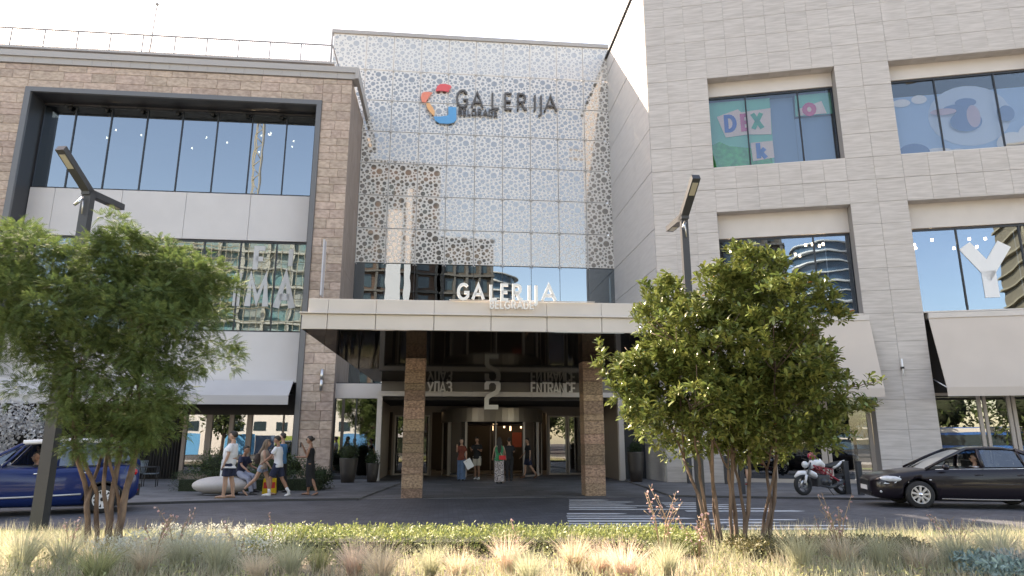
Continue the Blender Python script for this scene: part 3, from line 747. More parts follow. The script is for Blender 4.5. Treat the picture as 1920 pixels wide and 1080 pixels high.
# ground floor shops of the right wing
p = MB(); p.box(2.57, 7.78, D - .1, D + .02, 3.4, 6.42); p.box(9.9, 15.6, D - .1, D + .02, 3.4, 6.42); build_each(p, 'fascia_panel', M['dark_int'], RW)
def awn(a, b):
    w = link('awning', None, RW)
    p = MB(); p.prism([(-.02, 6.22), (-.75, 3.52), (-.75, 3.2), (-.72, 3.2), (-.72, 3.5), (.0, 6.16)], a, b, axis='x'); p.build('canvas', M['awning'], w)
    p = MB(); p.box(a + .0, b, -.06, D - .1, 6.2, 6.4); p.build('awning_box', M['panel'], w)
    p = MB(); p.tube([(a + .06, -.7, 3.5), (a + .06, D - .1, 3.9)], .022, 6); p.tube([(b - .06, -.7, 3.5), (b - .06, D - .1, 3.9)], .022, 6); build_each(p, 'support_arm', M['white'], w)
awn(2.7, 7.95); awn(10.05, 15.7)
p = MB(); p.box(3.0, 3.06, .05, .12, 3.3, 3.35)
def shop(a, b, posts, nm):
    s_ = link('shopfront', None, RW)
    xs2 = [a] + [q for pq in posts for q in pq] + [b]
    for i in range(0, len(xs2), 2):
        p = MB(); p.box(xs2[i] + .003, xs2[i + 1] - .003, D, D + .015, .22, 3.3); p.build('pane', M['win_clear'], s_)
    for (q0, q1) in posts: p = MB(); p.box(q0, q1, D - .05, D + .08, .1, 3.3); p.build('door_post', M['bronze_light'], s_)
    p = MB(); p.box(a, b, D - .06, D + .1, 3.3, 3.4); p.box(a, b, D - .06, D + .1, .06, .2); build_each(p, 'rail', M['bronze_light'], s_)
    p = MB(); p.box(a, b, 3.5, 3.6, 0, 3.4); p.box(a, b, D + .2, 3.5, 3.41, 3.5); p.build('interior_wall', M['dark_int'], s_)
shop(2.57, 7.78, [(2.6, 2.72), (4.1, 4.2), (5.86, 6.06), (6.1, 6.22), (7.62, 7.76)], 'a')
shop(9.9, 15.6, [(9.92, 10.02), (11.5, 11.62), (11.7, 11.8), (12.5, 12.62), (12.66, 12.78), (14.1, 14.22)], 'b')
wl2 = thing('wall_lamp', 'small white and black tube lamp on the grey stone pier between the awnings', 'lamp', R0, RA)
p = MB(); p.lathe([(0, 4.0), (.03, 4.0), (.03, 4.66), (0, 4.66)], 10, (8.88, -.13, 0)); p.build('tube', M['white'], wl2)
p = MB(); p.box(8.83, 8.93, -.16, -.03, 4.28, 4.36); build_each(p, 'bracket', M['black'], wl2)

# shop graphics behind the right windows
kg = sign_thing('green shop poster with letters D E X and k behind the upper window', (R0, RA), 'shop_poster')
def fl(poly, m, y, name='card', par=None, d=.01): p = MB(); p.prism(poly, y, y + d, axis='y'); return p.build(name, m, par or kg)
gm_ = mat('poster_green', (.16, .62, .48), .7, emit=None); gm2 = mat('poster_grass', (.05, .58, .14), .7, noise_amt=.7, noise_scale=6, col2=(.02, .3, .06))
fl([(2.65, 13.0), (5.2, 13.0), (5.25, 16.4), (2.65, 16.4)], gm_, .80, 'backing'); fl([(6.25, 15.4), (7.75, 15.4), (7.75, 16.4), (6.3, 16.4)], gm_, .80, 'backing')
fl([(5.22, 13.0), (6.24, 13.0), (6.24, 16.42), (5.27, 16.42)], mat('painted_sky_reflection', (.19, .33, .54), .7), 1.0, 'backing'); fl([(6.25, 13.0), (7.75, 13.0), (7.75, 15.39), (6.25, 15.39)], bpy.data.materials['painted_sky_reflection'], 1.0, 'backing')  # blue cards painted as the sky reflection the weakly mirroring pane lacks
fl([(2.66, 13.0), (5.15, 13.0), (5.1, 13.7), (4.24, 14.1), (3.4, 14.25), (3.0, 14.5), (2.66, 14.35)], gm2, .78, 'hill')
cm_ = mat('poster_card_pink', (.95, .76, .70), .7)
fl([(3.27, 14.66), (2.96, 15.68), (3.87, 15.96), (4.0, 15.8), (5.24, 15.88), (5.18, 14.64), (4.2, 14.72)], cm_, .74); fl([(4.32, 13.45), (4.29, 14.31), (5.2, 14.33), (5.21, 13.55)], cm_, .74); fl([(6.34, 15.4), (6.37, 15.72), (7.35, 16.0), (7.51, 15.41)], cm_, .74)
for ch, x, z, h, w, c_ in (('D', 3.3, 14.96, .68, .78, (.03, .13, .55)), ('E', 4.0, 14.95, .68, .5, (.8, .12, .3)), ('X', 4.45, 14.95, .72, .75, (.03, .45, .28)), ('k', 4.55, 13.55, .72, .8, (.03, .17, .6)), ('o', 6.6, 15.4, .75, .95, (.8, .1, .25))):
    mb, _ = stroke_letter(ch, h, w, x, .71, z, .01, .26); mb.build('letter', mat('poster_letter_' + ch, c_, .7), kg)
ck = sign_thing('pale sky mural with moon, clouds and balloon shapes behind the far right upper window', (R0, RA), 'window_mural')
sb = mat('mural_sky', (.36, .55, .85), .8); sw_ = mat('mural_cloud', (.9, .9, .95), .8); sd_ = mat('mural_blue', (.10, .20, .45), .8); spk = mat('mural_pink', (.62, .45, .55), .8); smn = mat('mural_moon', (.58, .70, .9), .8)
def disc(cx_, cz_, rx, rz, n=24): return [(cx_ + rx * math.cos(2 * math.pi * i / n), cz_ + rz * math.sin(2 * math.pi * i / n)) for i in range(n)]
fl([(10, 13), (15.5, 13), (15.5, 15.9), (10, 15.9)], sb, .85, 'backing', ck); fl(disc(13.0, 14.8, 1.55, 1.35), smn, .82, 'moon', ck)
for i, (a, b, rx, rz, m_) in enumerate([(10.5, 15.6, .35, .18, sw_), (11.2, 15.7, .3, .2, sw_), (11.6, 13.15, .7, .3, sw_), (12.3, 13.1, .5, .25, sw_), (14.4, 13.4, .6, .5, sw_), (15.1, 13.6, .5, .6, sw_), (10.7, 13.3, .6, .4, sd_),
        (12.5, 15.1, .5, .2, sd_), (12.9, 15.35, .4, .2, sd_), (12.8, 14.5, .6, .45, sd_), (13.1, 14.7, .25, .5, spk), (12.0, 15.0, .5, .15, spk), (14.3, 14.7, .3, .35, sd_)]):
    fl(disc(a, b, rx, rz), m_, .80 - i * .01, 'cloud', ck, .005)
yl = sign_thing('huge white letter Y on the lower right window', (R0, RA))
mb, _ = stroke_letter('Y', 2.12, .83, 11.93, D + .0, 7.03, .012, .24); mb.build('letter', M['vinyl_y'], yl)

# ================================================================== CANOPY
CA = R(4.5)
CN = thing('entrance_canopy', 'deep flat canopy with beige panel fascia and black gloss underside over the drive', 'canopy', (-4.74, 14.82, 0), CA)
W_ = 9.3; DP = 13.5
seam = [0, .56, 1.64, 2.96, 4.27, 5.57, 6.86, 8.15, W_]
for a, b in zip(seam[:-1], seam[1:]):
    p = MB(); p.slab(a + .007 if a else -.0, b - .007, 0, .12, 4.075, 4.42, .005); build_each(p, 'fascia_panel', M['panel'], CN)
    p = MB(); p.slab((a + .004 if a else -.06), b - .004, -.06, .12, 4.425, 4.455, .004); p.slab((a + .004 if a else .12), b - .004, .02, .14, 4.46, 4.78, .004); build_each(p, 'fascia_panel', M['panel'], CN)
p = MB(); p.box(0, .1, .125, DP, 4.075, 4.42); p.box(-.06, .1, .125, DP, 4.425, 4.455); p.box(.12, .22, .145, DP, 4.46, 4.78); p.box(W_ - .1, W_, .125, DP, 4.075, 4.78); build_each(p, 'side_fascia', M['panel'], CN)
p = MB(); p.box(.02, W_ - .02, .02, DP, 4.06, 4.072); p.build('soffit', M['soffit'], CN)
p = MB(); p.box(.3, W_ - .12, .16, DP, 4.5, 4.7); p.build('roof_deck', M['coping'], CN)
p = MB(); p.box(3.3, 6.7, -.03, -.002, 4.782, 4.80); p.build('sign_rail', M['panel'], CN)
cs = thing('canopy_sign', 'raised cream letters GALERIJA BELGRADE standing on the canopy edge', 'sign', (-4.74, 14.82, 0), CA)
for ch, x, h, w in [('G', 3.5, .35, .8), ('A', 3.84, .35, .85), ('L', 4.24, .35, .8), ('E', 4.5, .35, .75), ('R', 4.77, .35, .85), ('I', 5.13, .35, 1), ('J', 5.26, .35, 1), ('A', 5.46, .36, 1.0)]:
    mb, _ = stroke_letter(ch, h, w, x, -.1, 4.8, .06, .19); mb.build('letter', M['white'], cs)
x = 4.24
for ch in 'BELGRADE':
    mb, adv = stroke_letter(ch, .165, .85, x, -.1, 4.595, .05, .17); mb.build('letter', M['white'], cs); x += adv + .022
for (px_, py_, lab, w_) in ((-2.9, 20.05, 'brown travertine pillar under the canopy left of the revolving door', .60), (2.52, 20.9, 'brown travertine pillar under the canopy right of the revolving door', .62)):
    pl = thing('stone_pillar', lab, 'pillar', (px_, py_, 0), R(5.6), group='stone pillars carrying the canopy')
    p = MB(); p.box(-w_ / 2 + .03, w_ / 2 - .03, .03, w_ - .03, 0, 4.06); p.build('core', M['joint'], pl)
    z = .01
    while z < 4.0:
        h = random.choice([.2, .3, .35, .27, .4]); 
        if z + h > 3.85: h = 4.055 - z
        o = random.uniform(-.006, .006)
        p = MB(); p.slab(-w_ / 2 + o, w_ / 2 + o, o, w_, z, z + h - .008, .008); p.build('stone_slab', M['travertine'], pl); z += h

# ================================================================== ENTRANCE
EP = thing('entrance_portal', 'recessed mall entrance with beige sign band and glazed doors under the canopy', 'entrance', G0, GA)
pv = -4.85
u0, u1 = -5.95, 4.15
for i in range(8):
    a = u0 - .0 + (u1 - u0) / 8 * i; b = a + (u1 - u0) / 8
    p = MB(); p.slab(a + .004, b - .004, pv, pv + .08, 3.66, 4.055, .003); p.build('band_panel', mat('band_panel', (.17, .15, .13), .5) if 'band_panel' not in bpy.data.materials else bpy.data.materials['band_panel'], EP)
    p = MB(); p.slab(a + .004 - (.12 if i == 0 else 0), b - .004, pv - .16, pv + .08, 3.44, 3.64, .003); p.build('portal_lintel', M['panel'], EP)
p = MB(); p.box(u0 - .12, u0 + .08, pv - .16, pv + .1, .02, 3.438); p.build('portal_jamb', M['panel'], EP); p = MB(); p.box(u1 - .1, u1 + .12, pv - .16, pv + .1, .02, 3.438); p.build('portal_jamb', M['panel'], EP)
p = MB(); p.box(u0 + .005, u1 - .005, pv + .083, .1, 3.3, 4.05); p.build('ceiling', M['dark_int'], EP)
p = MB(); p.box(u0 - .1, u0, pv + .1, .1, 0, 3.42); p.box(u1, u1 + .1, pv + .1, .1, 0, 3.42); build_each(p, 'side_wall', M['bronze'], EP)
p = MB(); p.box(u0, u1, .1, .2, 3.0, 3.3); p.build('door_head', M['bronze'], EP)
def dd(a, b):
    d_ = link('double_door', None, EP)
    mid = (a + b) / 2
    p = MB(); p.box(a - .1, a, -.02, .12, .02, 3.0); p.box(b, b + .1, -.02, .12, .02, 3.0); p.box(a, b, -.02, .12, 2.86, 3.0); build_each(p, 'door_frame', M['bronze'], d_)
    for (c, e) in ((a, mid - .02), (mid + .02, b)):
        p = MB(); p.box(c + .08, e - .08, .04, .055, .12, 2.78); p.build('pane', M['door_glass'], d_)
        p = MB(); p.box(c + .005, c + .08, .02, .08, .03, 2.85); p.box(e - .08, e - .005, .02, .08, .03, 2.85); p.box(c + .08, e - .08, .02, .08, .03, .12); p.box(c + .08, e - .08, .02, .08, 2.78, 2.85); build_each(p, 'door_leaf', M['bronze_light'], d_)
dd(1.8, 3.7); dd(-5.7, -4.0)
RD = link('revolving_door', None, EP)
c0 = (-.95, .3)
def ringwall(r0_, r1_, z0, z1, a0, a1, mb, n=24, mi=0):
    for i in range(n):
        t0 = R(a0 + (a1 - a0) * i / n); t1 = R(a0 + (a1 - a0) * (i + 1) / n)
        mb.prism([(c0[0] + r0_ * math.cos(t0), c0[1] + r0_ * math.sin(t0)), (c0[0] + r1_ * math.cos(t0), c0[1] + r1_ * math.sin(t0)), (c0[0] + r1_ * math.cos(t1), c0[1] + r1_ * math.sin(t1)), (c0[0] + r0_ * math.cos(t1), c0[1] + r0_ * math.sin(t1))], z0, z1, axis='z', mi=mi)
p = MB(); ringwall(2.3, 2.5, 2.5, 3.12, 180, 360, p, 28); p.build('drum_fascia', mat('brushed_bronze', (.27, .235, .20), .35, metal=.6), RD)
p = MB(); ringwall(0.02, 2.3, 2.45, 2.5, 180, 360, p, 28); p.build('drum_ceiling', M['dark_int'], RD)
p = MB(); ringwall(2.38, 2.40, .1, 2.5, 182, 235, p, 10); ringwall(2.38, 2.40, .1, 2.5, 305, 358, p, 10); build_each(p, 'curved_glass', M['door_glass'], RD)
p = MB()
for a in (182, 208, 236, 270, 304, 331, 358):
    x_, y_ = c0[0] + 2.4 * math.cos(R(a)), c0[1] + 2.4 * math.sin(R(a)); w = .05 if a != 270 else .03
    p.box(x_ - w, x_ + w, y_ - .05, y_ + .05, .02, 2.5)
ringwall(2.36, 2.42, .02, .1, 182, 235, p, 10); ringwall(2.36, 2.42, .02, .1, 305, 358, p, 10); p.build('drum_post', M['bronze_light'], RD)
for a in (40, 130, 220, 310):
    p = MB(); q = (c0[0] + 2.25 * math.cos(R(a)), c0[1] + 2.25 * math.sin(R(a)))
    for s0, s1 in ((0.05, .1), (.96, 1.0)):
        A_ = [c0[0] + (q[0] - c0[0]) * s0, c0[1] + (q[1] - c0[1]) * s0]; p.box(A_[0] - .03, A_[0] + .03, A_[1] - .03, A_[1] + .03, .03, 2.44)
    p.tube([(c0[0], c0[1], .07), (q[0], q[1], .07)], .04, 4); p.tube([(c0[0], c0[1], 2.4), (q[0], q[1], 2.4)], .04, 4)
    p.build('door_wing', M['bronze'], RD)
# lobby seen through the doors
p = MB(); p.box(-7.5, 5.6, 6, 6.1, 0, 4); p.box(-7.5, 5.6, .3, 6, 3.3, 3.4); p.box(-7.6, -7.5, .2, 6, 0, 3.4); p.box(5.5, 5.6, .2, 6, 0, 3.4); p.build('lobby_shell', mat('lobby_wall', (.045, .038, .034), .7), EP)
p = MB()
for u in (-5, -3, -1, 1, 3, 4.6): p.box(u, u + .1, 3, 4.6, 3.2, 3.27)
for i in range(12): p.lathe([(0, 0), (.04, 0), (.04, .5), (0, .5)], 6, (-.6 + i * .2, 4.4 + (i % 3) * .3, 2.2 + (i * 7 % 5) * .14))
build_each(p, 'lobby_lamp', mat('warm_lobby_lamp', (1, .8, .55), emit=1.0), EP)
p = MB(); p.box(.5, 1.1, 4.9, 5, 1.3, 2.1); p.build('lobby_screen', mat('red_orange_screen', (.16, .035, .02), .6, emit=.05), EP)
p = MB(); p.box(2.7, 3.4, 4.9, 5, .9, 2.0); p.build('lobby_screen', mat('red_screen', (.2, .015, .02), .6, emit=.05), EP)
# words on the band
ul = thing('entrance_sign', 'pale Cyrillic word for entrance on the band behind the left pillar', 'sign', G0, GA)
word('ylaз'.replace('з', '3'), .43, .95, M['letter_steel'], ul, x=-4.02, y=pv - .12, z=3.6, depth=.06, thick=.17, gap=.03)
en = thing('entrance_sign', 'pale word ENTRANCE on the band partly behind the right pillar', 'sign', G0, GA)
word('eNTraNCe', .43, .90, M['letter_steel'], en, x=.33, y=pv - .12, z=3.6, depth=.06, thick=.17, gap=.03)
tw = thing('entrance_number', 'tall pale numeral 2 hanging over the revolving door', 'sign', G0, GA)
mb, _ = stroke_letter('2', 1.1, .82, -1.62, pv - .3, 3.0, .08, .17); mb.build('letter', M['letter_steel'], tw)

# return walls under the canopy: dark glass and panels between pier and portal
LN = thing('side_shop_glazing', 'dark glazed shopfront with poster reflections between pier and entrance', 'shopfront', G0, GA)
for a, b in ((-7.95, -7.1), (-7.05, -6.15)):
    p = MB(); p.box(a, b, -3.6, -3.58, .2, 3.4); p.build('pane', M['win_clear'], LN)
p = MB(); p.box(-8.0, -7.95, -3.66, -3.55, .05, 3.4); p.box(-7.1, -7.05, -3.66, -3.55, .05, 3.4); p.box(-6.15, -6.05, -3.66, -3.55, .05, 3.4); p.box(-8, -6.05, -3.66, -3.55, .05, .2); build_each(p, 'frame', M['dark_metal'], LN)
p = MB(); p.box(-8, -6.05, -3.68, -3.5, 3.42, 4.05); p.build('header_panel', M['panel'], LN)
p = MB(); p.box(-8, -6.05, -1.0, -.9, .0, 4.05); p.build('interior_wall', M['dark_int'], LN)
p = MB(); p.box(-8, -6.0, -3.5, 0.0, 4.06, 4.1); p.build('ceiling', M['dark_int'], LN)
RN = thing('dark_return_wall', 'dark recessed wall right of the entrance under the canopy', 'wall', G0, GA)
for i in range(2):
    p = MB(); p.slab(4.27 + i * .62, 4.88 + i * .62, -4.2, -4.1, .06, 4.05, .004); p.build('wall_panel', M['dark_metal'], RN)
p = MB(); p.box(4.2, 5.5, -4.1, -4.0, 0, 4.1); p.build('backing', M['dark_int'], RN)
# ================================================================== ACROSS THE STREET (seen mirrored in the glass)
def floors_building(name, label, x0, x1, y0, y1, h, fh, slab_m, wall_m, glass_m=None, setback=.6, bays=6, cat='building', loc=(0, 0, 0), rz=0, rail=None):
    t = thing(name, label, cat, loc, rz)
    p = MB(); p.box(x0 + setback, x1 - setback, y0 + setback, y1 - setback, 0, h - .3); p.build('wall', wall_m, t)
    z = 0; k = 0
    while z < h:
        p = MB(); p.box(x0, x1, y0, y1, z + fh - .35, z + fh)
        if rail: p.box(x0, x1, y1 - .08, y1, z + fh, z + fh + .9) if False else None
        p.build('floor_slab', slab_m, t); z += fh; k += 1
    p = MB()
    for i in range(bays + 1):
        x = x0 + .2 + (x1 - x0 - .8) * i / bays; p.box(x, x + .4, y1 - .5, y1 - .1, 0, h - .01)
    p.build('column', slab_m, t)
    if glass_m:
        for j in range(int(h / fh)):
            p = MB()
            for i in range(bays):
                a = x0 + .9 + (x1 - x0 - 1.6) * i / bays; b = a + (x1 - x0 - 1.6) / bays * .7
                p.box(a, b, y1 - setback, y1 - setback + .05, j * fh + .5, j * fh + fh - .7)
            p.build('window_band', glass_m, t)
    return t
cr = mat('raw_concrete', (.10, .098, .093), .9, noise_amt=.6, noise_scale=.6); rb = mat('red_brick_infill', (.10, .065, .05), .9, noise_amt=.5, noise_scale=.5)
wp = mat('white_render', (.62, .62, .60), .7); dg = mat('dark_glazing', (.03, .05, .06), .1); tg = mat('teal_netting', (.10, .24, .23), .8, noise_amt=1, noise_scale=.35, col2=(.34, .33, .28)); tan_ = mat('tan_cladding', (.36, .30, .20), .8)
floors_building('construction_building', 'unfinished concrete block with teal netting mirrored in the brown wing windows', -44, -16.5, -70, -50, 35, 2.9, mat('tan_slab', (.46, .42, .34), .9), tg, None, bays=7)
floors_building('construction_building', 'raw concrete and red brick building shell mirrored in the dotted glass', -15, 3, -66, -48, 50, 3.4, cr, rb, dg, bays=5)
floors_building('construction_building', 'lower raw concrete block beside the brick shell mirrored behind the right tree', 3.2, 13, -66, -48.4, 36, 3.4, cr, mat('dark_infill', (.07, .06, .05), .9), dg, bays=4)
wt = thing('white_tower', 'slim white tower slab mirrored in the dotted glass front', 'tower', (-4, -44, 0))
p = MB(); p.box(-2.2, .2, -1, 1, 0, 40); p.box(.8, 1.8, -1, 1, 0, 44); p.build('shaft', mat('pale_tower', (.42, .44, .47), .7), wt)
rt = thing('curved_glass_tower', 'round glass tower with wavy white balconies mirrored in the right window', 'tower', (22.5, -112, 0))
def oval(rx, ry, ph, n=36, k=.06): return [((rx * (1 + k * math.sin(3 * t + ph))) * math.cos(t), (ry * (1 + k * math.sin(3 * t + ph))) * math.sin(t)) for t in [2 * math.pi * i / n for i in range(n)]]
p = MB(); p.prism(oval(6.6, 6.6, 0, k=0), 0, 46, axis='z', smooth=False); p.build('glass_shaft', mat('tower_glass', (.05, .10, .15), .15), rt)
for j in range(20): p = MB(); p.prism(oval(7.5, 7.5, j * .45), j * 2.3 + 2.0, j * 2.3 + 2.3, axis='z'); p.build('balcony_slab', wp, rt)
floors_building('office_block', 'dark office block mirrored beside the curved tower', -1, 12, -125, -108, 52, 3.4, dg, mat('office_dark', (.05, .05, .055), .5), None, bays=5)
floors_building('office_block', 'tan scaffolded block mirrored at the edge of the right windows', 58, 80, -120, -100, 60, 3.4, tan_, mat('tan_wall', (.22, .18, .12), .8), dg, bays=7)
ck_ = thing('tower_crane', 'yellow lattice tower crane mirrored in the upper windows', 'crane', (-38, -100, 0))
p = MB()
for dx, dy in ((0, 0), (1.6, 0), (0, 1.6), (1.6, 1.6)): p.box(dx, dx + .2, dy, dy + .2, 0, 82)
for j in range(40): p.tube([(0 if j % 2 else 1.7, 1.7, j * 2), (1.7 if j % 2 else 0, 1.7, j * 2 + 2)], .09, 4)
p.build('mast', tan_, ck_)
p = MB(); p.box(-14, 4, .6, 1.0, 78, 78.3); p.box(-14, 4, .6, 1.0, 80, 80.2)
for j in range(9): p.tube([(-14 + 2 * j, .8, 78 if j % 2 else 80), (-12 + 2 * j, .8, 80 if j % 2 else 78)], .08, 4)
p.build('jib', tan_, ck_)
ck2 = thing('tower_crane', 'lattice crane jib mirrored in the far right upper window', 'crane', (66, -92, 0))
p = MB(); p.box(0, 1.6, 0, 1.6, 0, 78); p.build('mast', tan_, ck2)
p = MB(); p.box(-26, 12, .6, 1, 74, 74.4); p.box(-26, 12, .6, 1, 76.5, 76.8)
for j in range(19): p.tube([(-26 + 2 * j, .8, 74 if j % 2 else 76.7), (-24 + 2 * j, .8, 76.7 if j % 2 else 74)], .1, 4)
p.build('jib', tan_, ck2)
# site hoardings along the far side of the street
hb = [(-46, -33, (.12, .20, .34), 3.4), (-33, -27.5, (.06, .28, .52), 2.6), (-27.5, -24.6, (.62, .60, .58), 3.2), (-24.6, -21, (.06, .30, .55), 2.5), (-21, -18.6, (.07, .12, .2), 2.4), (-18.6, -10, (.17, .24, .05), 2.3), (-10, -4, (.05, .2, .4), 2.6), (-4, 4, (.05, .07, .035), 2.2), (4, 12, (.05, .08, .04), 2.0)]
for i, (a, b, c_, h) in enumerate(hb):
    p = MB(); p.slab(a + .02, b - .02, 0, .08, 0, h, .01); lab = ['long slate blue', 'bright blue', 'white', 'blue', 'navy blue', 'olive green', 'dark blue', 'wide dark olive', 'low dark green'][i]
    q = p.build('site_hoarding', mat('hoarding_paint', c_, .6), label=lab + ' hoarding panel across the street, mirrored in the shop glass', cat='hoarding', group='hoardings across the street', loc=(0, -31, 0), rz=0)
wb = thing('white_building', 'low white building with dark windows mirrored in the left shop glass', 'building', (0, -36, 0))
p = MB(); p.box(-46, -8, -6, 0, 0, 7.5); p.build('wall', wp, wb)
for i in range(13):
    for z0 in (3.0, 5.4): p = MB(); p.box(-44.5 + i * 2.8, -43 + i * 2.8, 0, .05, z0, z0 + 1.2); p.build('window', dg, wb)
bus = thing('city_bus', 'blue and white city bus mirrored in the right shop glass', 'bus', (30, -30, 0), R(180))
p = MB(); p.prism([(-6, .35), (6, .35), (6, 2.9), (5.8, 3.1), (-5.8, 3.1), (-6, 2.9)], -1.2, 1.2, axis='y'); p.build('body', mat('bus_blue', (.03, .14, .42), .3), bus)
p = MB(); p.box(-5.9, 5.9, -1.22, 1.22, 2.55, 3.0); p.build('roof_band', wp, bus)
p = MB(); p.box(-5.6, 5.6, -1.23, 1.23, 1.2, 2.3); p.build('window_band', dg, bus)
for x in (-3.6, 3.4): p = MB(); p.lathe([(0, -1.24), (.48, -1.24), (.48, 1.24), (0, 1.24)], 16, (x, 0, .48), 'y'); p.build('wheel', M['rubber'], bus)

sc = thing('scaffold', 'bare tube scaffolding in front of the netted block mirrored in the brown wing', 'scaffold', (0, -49, 0))
p = MB(); rs = random.Random(4)
for i in range(26):
    x = -44 + i * 1.1; p.tube([(x, 0, 0), (x + rs.uniform(-.2, .2), 0, 34)], .05, 4)
for j in range(17): p.tube([(-44, 0, j * 2 + rs.uniform(-.2, .2)), (-16.5, 0, j * 2)], .05, 4); p.box(-44, -44 + rs.uniform(10, 27), -.6, 0, j * 2 + .1, j * 2 + .16)
for j in range(22): x = rs.uniform(-44, -20); z = rs.uniform(0, 30); p.tube([(x, 0, z), (x + rs.uniform(2, 4), 0, z + 4)], .05, 4)
p.build('tube', tan_, sc, kind='stuff')
# ================================================================== PEOPLE
skin = mat('skin', (.46, .27, .19), .5); skin_d = mat('tanned_skin', (.33, .17, .11), .5)
hair_d = mat('dark_hair', (.025, .018, .014), .6, bump=.5, bump_scale=90); hair_b = mat('long_ash_brown_hair', (.16, .11, .075), .6, bump=.5, bump_scale=90)
FAB = {}
def fab(name, c, **k):
    if name not in FAB: FAB[name] = mat(name, c, .85, bump=.25, bump_scale=25, **k)
    return FAB[name]
def solid(name, mb, m, parent, vox=.012, it=2):
    me = mb.mesh(name, m)
    me2 = evaluated(me, [('REMESH', dict(mode='VOXEL', voxel_size=vox, use_smooth_shade=True)), ('SMOOTH', dict(factor=.5, iterations=it))])
    bpy.data.meshes.remove(me); me2.name = name
    if not me2.materials: me2.materials.append(m)
    return link(name, me2, parent)
def rotY(v, a, o=(0, 0, 0)):   # lean forward (towards +x) by a degrees
    v = Vector(v) - Vector(o); c, s_ = math.cos(R(a)), math.sin(R(a))
    return Vector((v.x * c + v.z * s_, v.y, -v.x * s_ + v.z * c)) + Vector(o)
def person(label, loc, heading, H_=1.75, legL=(0, 0), legR=(0, 0), armL=(0, 8, 10), armR=(0, 8, 10), lean=0, top='tee', topm=None, bot='shorts', botm=None, shoe='shoe', shoem=None,
           hair='short', hairm=None, sk=None, belly=0, female=False, head_pitch=0, head_yaw=0, seat=None, vox=.017, extra=None, bun=False, toplen=.86, botlen=.5, group=None, wide=1):
    s = H_ / 1.75; sk = sk or skin; hairm = hairm or hair_d
    t = thing('person', label, 'person', loc, R(heading), group=group)
    sw = .155 if female else .185; hw = .088
    def leg(y, th, kn):
        hip = Vector((0, y, 0)); k = hip + Vector((math.sin(R(th)), 0, -math.cos(R(th)))) * .43; a = k + Vector((math.sin(R(th - kn)), 0, -math.cos(R(th - kn)))) * .42
        return hip, k, a, th - kn
    LL = leg(hw, *legL); LR = leg(-hw, *legR)
    pz = seat if seat is not None else .075 - min(LL[2].z, LR[2].z)
    P = Vector((0, 0, pz))
    LL = [q + P if isinstance(q, Vector) else q for q in LL]; LR = [q + P if isinstance(q, Vector) else q for q in LR]
    def T(x, y, z): return rotY((x, y, z), lean) + P      # torso coordinates measured from the hips
    def arm(y, sw_, ab, el):
        sg = 1 if y > 0 else -1
        sh = T(0, y, .50); a = R(sw_); b = R(ab)
        d1 = Vector((math.sin(a) * math.cos(b), sg * math.sin(b), -math.cos(a) * math.cos(b))); e = sh + d1 * .28
        a2 = R(sw_ + el); b2 = R(ab * .5 - (12 if el > 60 else 0)); d2 = Vector((math.sin(a2) * math.cos(b2), sg * math.sin(b2), -math.cos(a2) * math.cos(b2))); w = e + d2 * .25
        return sh, e, w, d2
    AL = arm(sw, *armL); AR = arm(-sw, *armR)
    b = MB(); wf = .92 if female else 1
    tors = [(-.06, .085, 1.5), (.0, .105, 1.48), (.12, .098 + belly * .7, 1.35 if not female else 1.2), (.22, .10 + belly, 1.32 if not female else 1.15), (.36, .112 + belly * .5, 1.42), (.46, .095, 1.72 * wf), (.525, .06, 1.75 * wf), (.57, .05, 1.0), (.64, .052, 1.0)]
    b.tube([T(belly * .5 if i in (3, 4) else 0, 0, z) for i, (z, r_, e) in enumerate(tors)], [r_ for z, r_, e in tors], 16, ell=[e for z, r_, e in tors], up=(1, 0, 0))
    hp = T(.015 + .02, 0, .735)
    hr = Matrix.Rotation(R(head_yaw), 3, 'Z') @ Matrix.Rotation(R(lean * .3 + head_pitch), 3, 'Y')
    def HD(x, y, z): return hp + hr @ Vector((x, y, z))
    b.ball(HD(-.005, 0, .015), (.094, .074, .108), 16, 12, rot=hr); b.ball(HD(.025, 0, -.05), (.06, .055, .065), 12, 8, rot=hr)
    b.tube([HD(.085, 0, .02), HD(.112, 0, -.018), HD(.09, 0, -.03)], [.01, .015, .012], 6); b.ball(HD(.084, 0, -.055), (.014, .024, .010), 8, 6, rot=hr)
    for sg in (1, -1): b.ball(HD(-.005, sg * .076, -.005), (.022, .01, .032), 8, 6, rot=hr)
    for L_ in (LL, LR):
        th = 1.0 if not female else .95
        b.tube([L_[0] + Vector((0, 0, .03)), L_[0] * .7 + L_[1] * .3, L_[1], L_[1] * .68 + L_[2] * .32 - Vector((.012, 0, 0)), L_[2]], [.088 * th, .082 * th, .055, .056, .036], 12)
        fd = Vector((math.cos(R(max(-50, min(20, L_[3])))), 0, math.sin(R(max(-50, min(20, L_[3])))) if L_[3] < -12 else 0)); heel = L_[2] + Vector((-.05, 0, -.045)) ; toe = heel + Vector((fd.x * .23, 0, fd.z * .23))
        b.tube([heel, heel * .5 + toe * .5 + Vector((0, 0, .012)), toe], [.032, .034, .022], 8, ell=[1.1, 1.3, 1.6], up=(0, 0, 1))
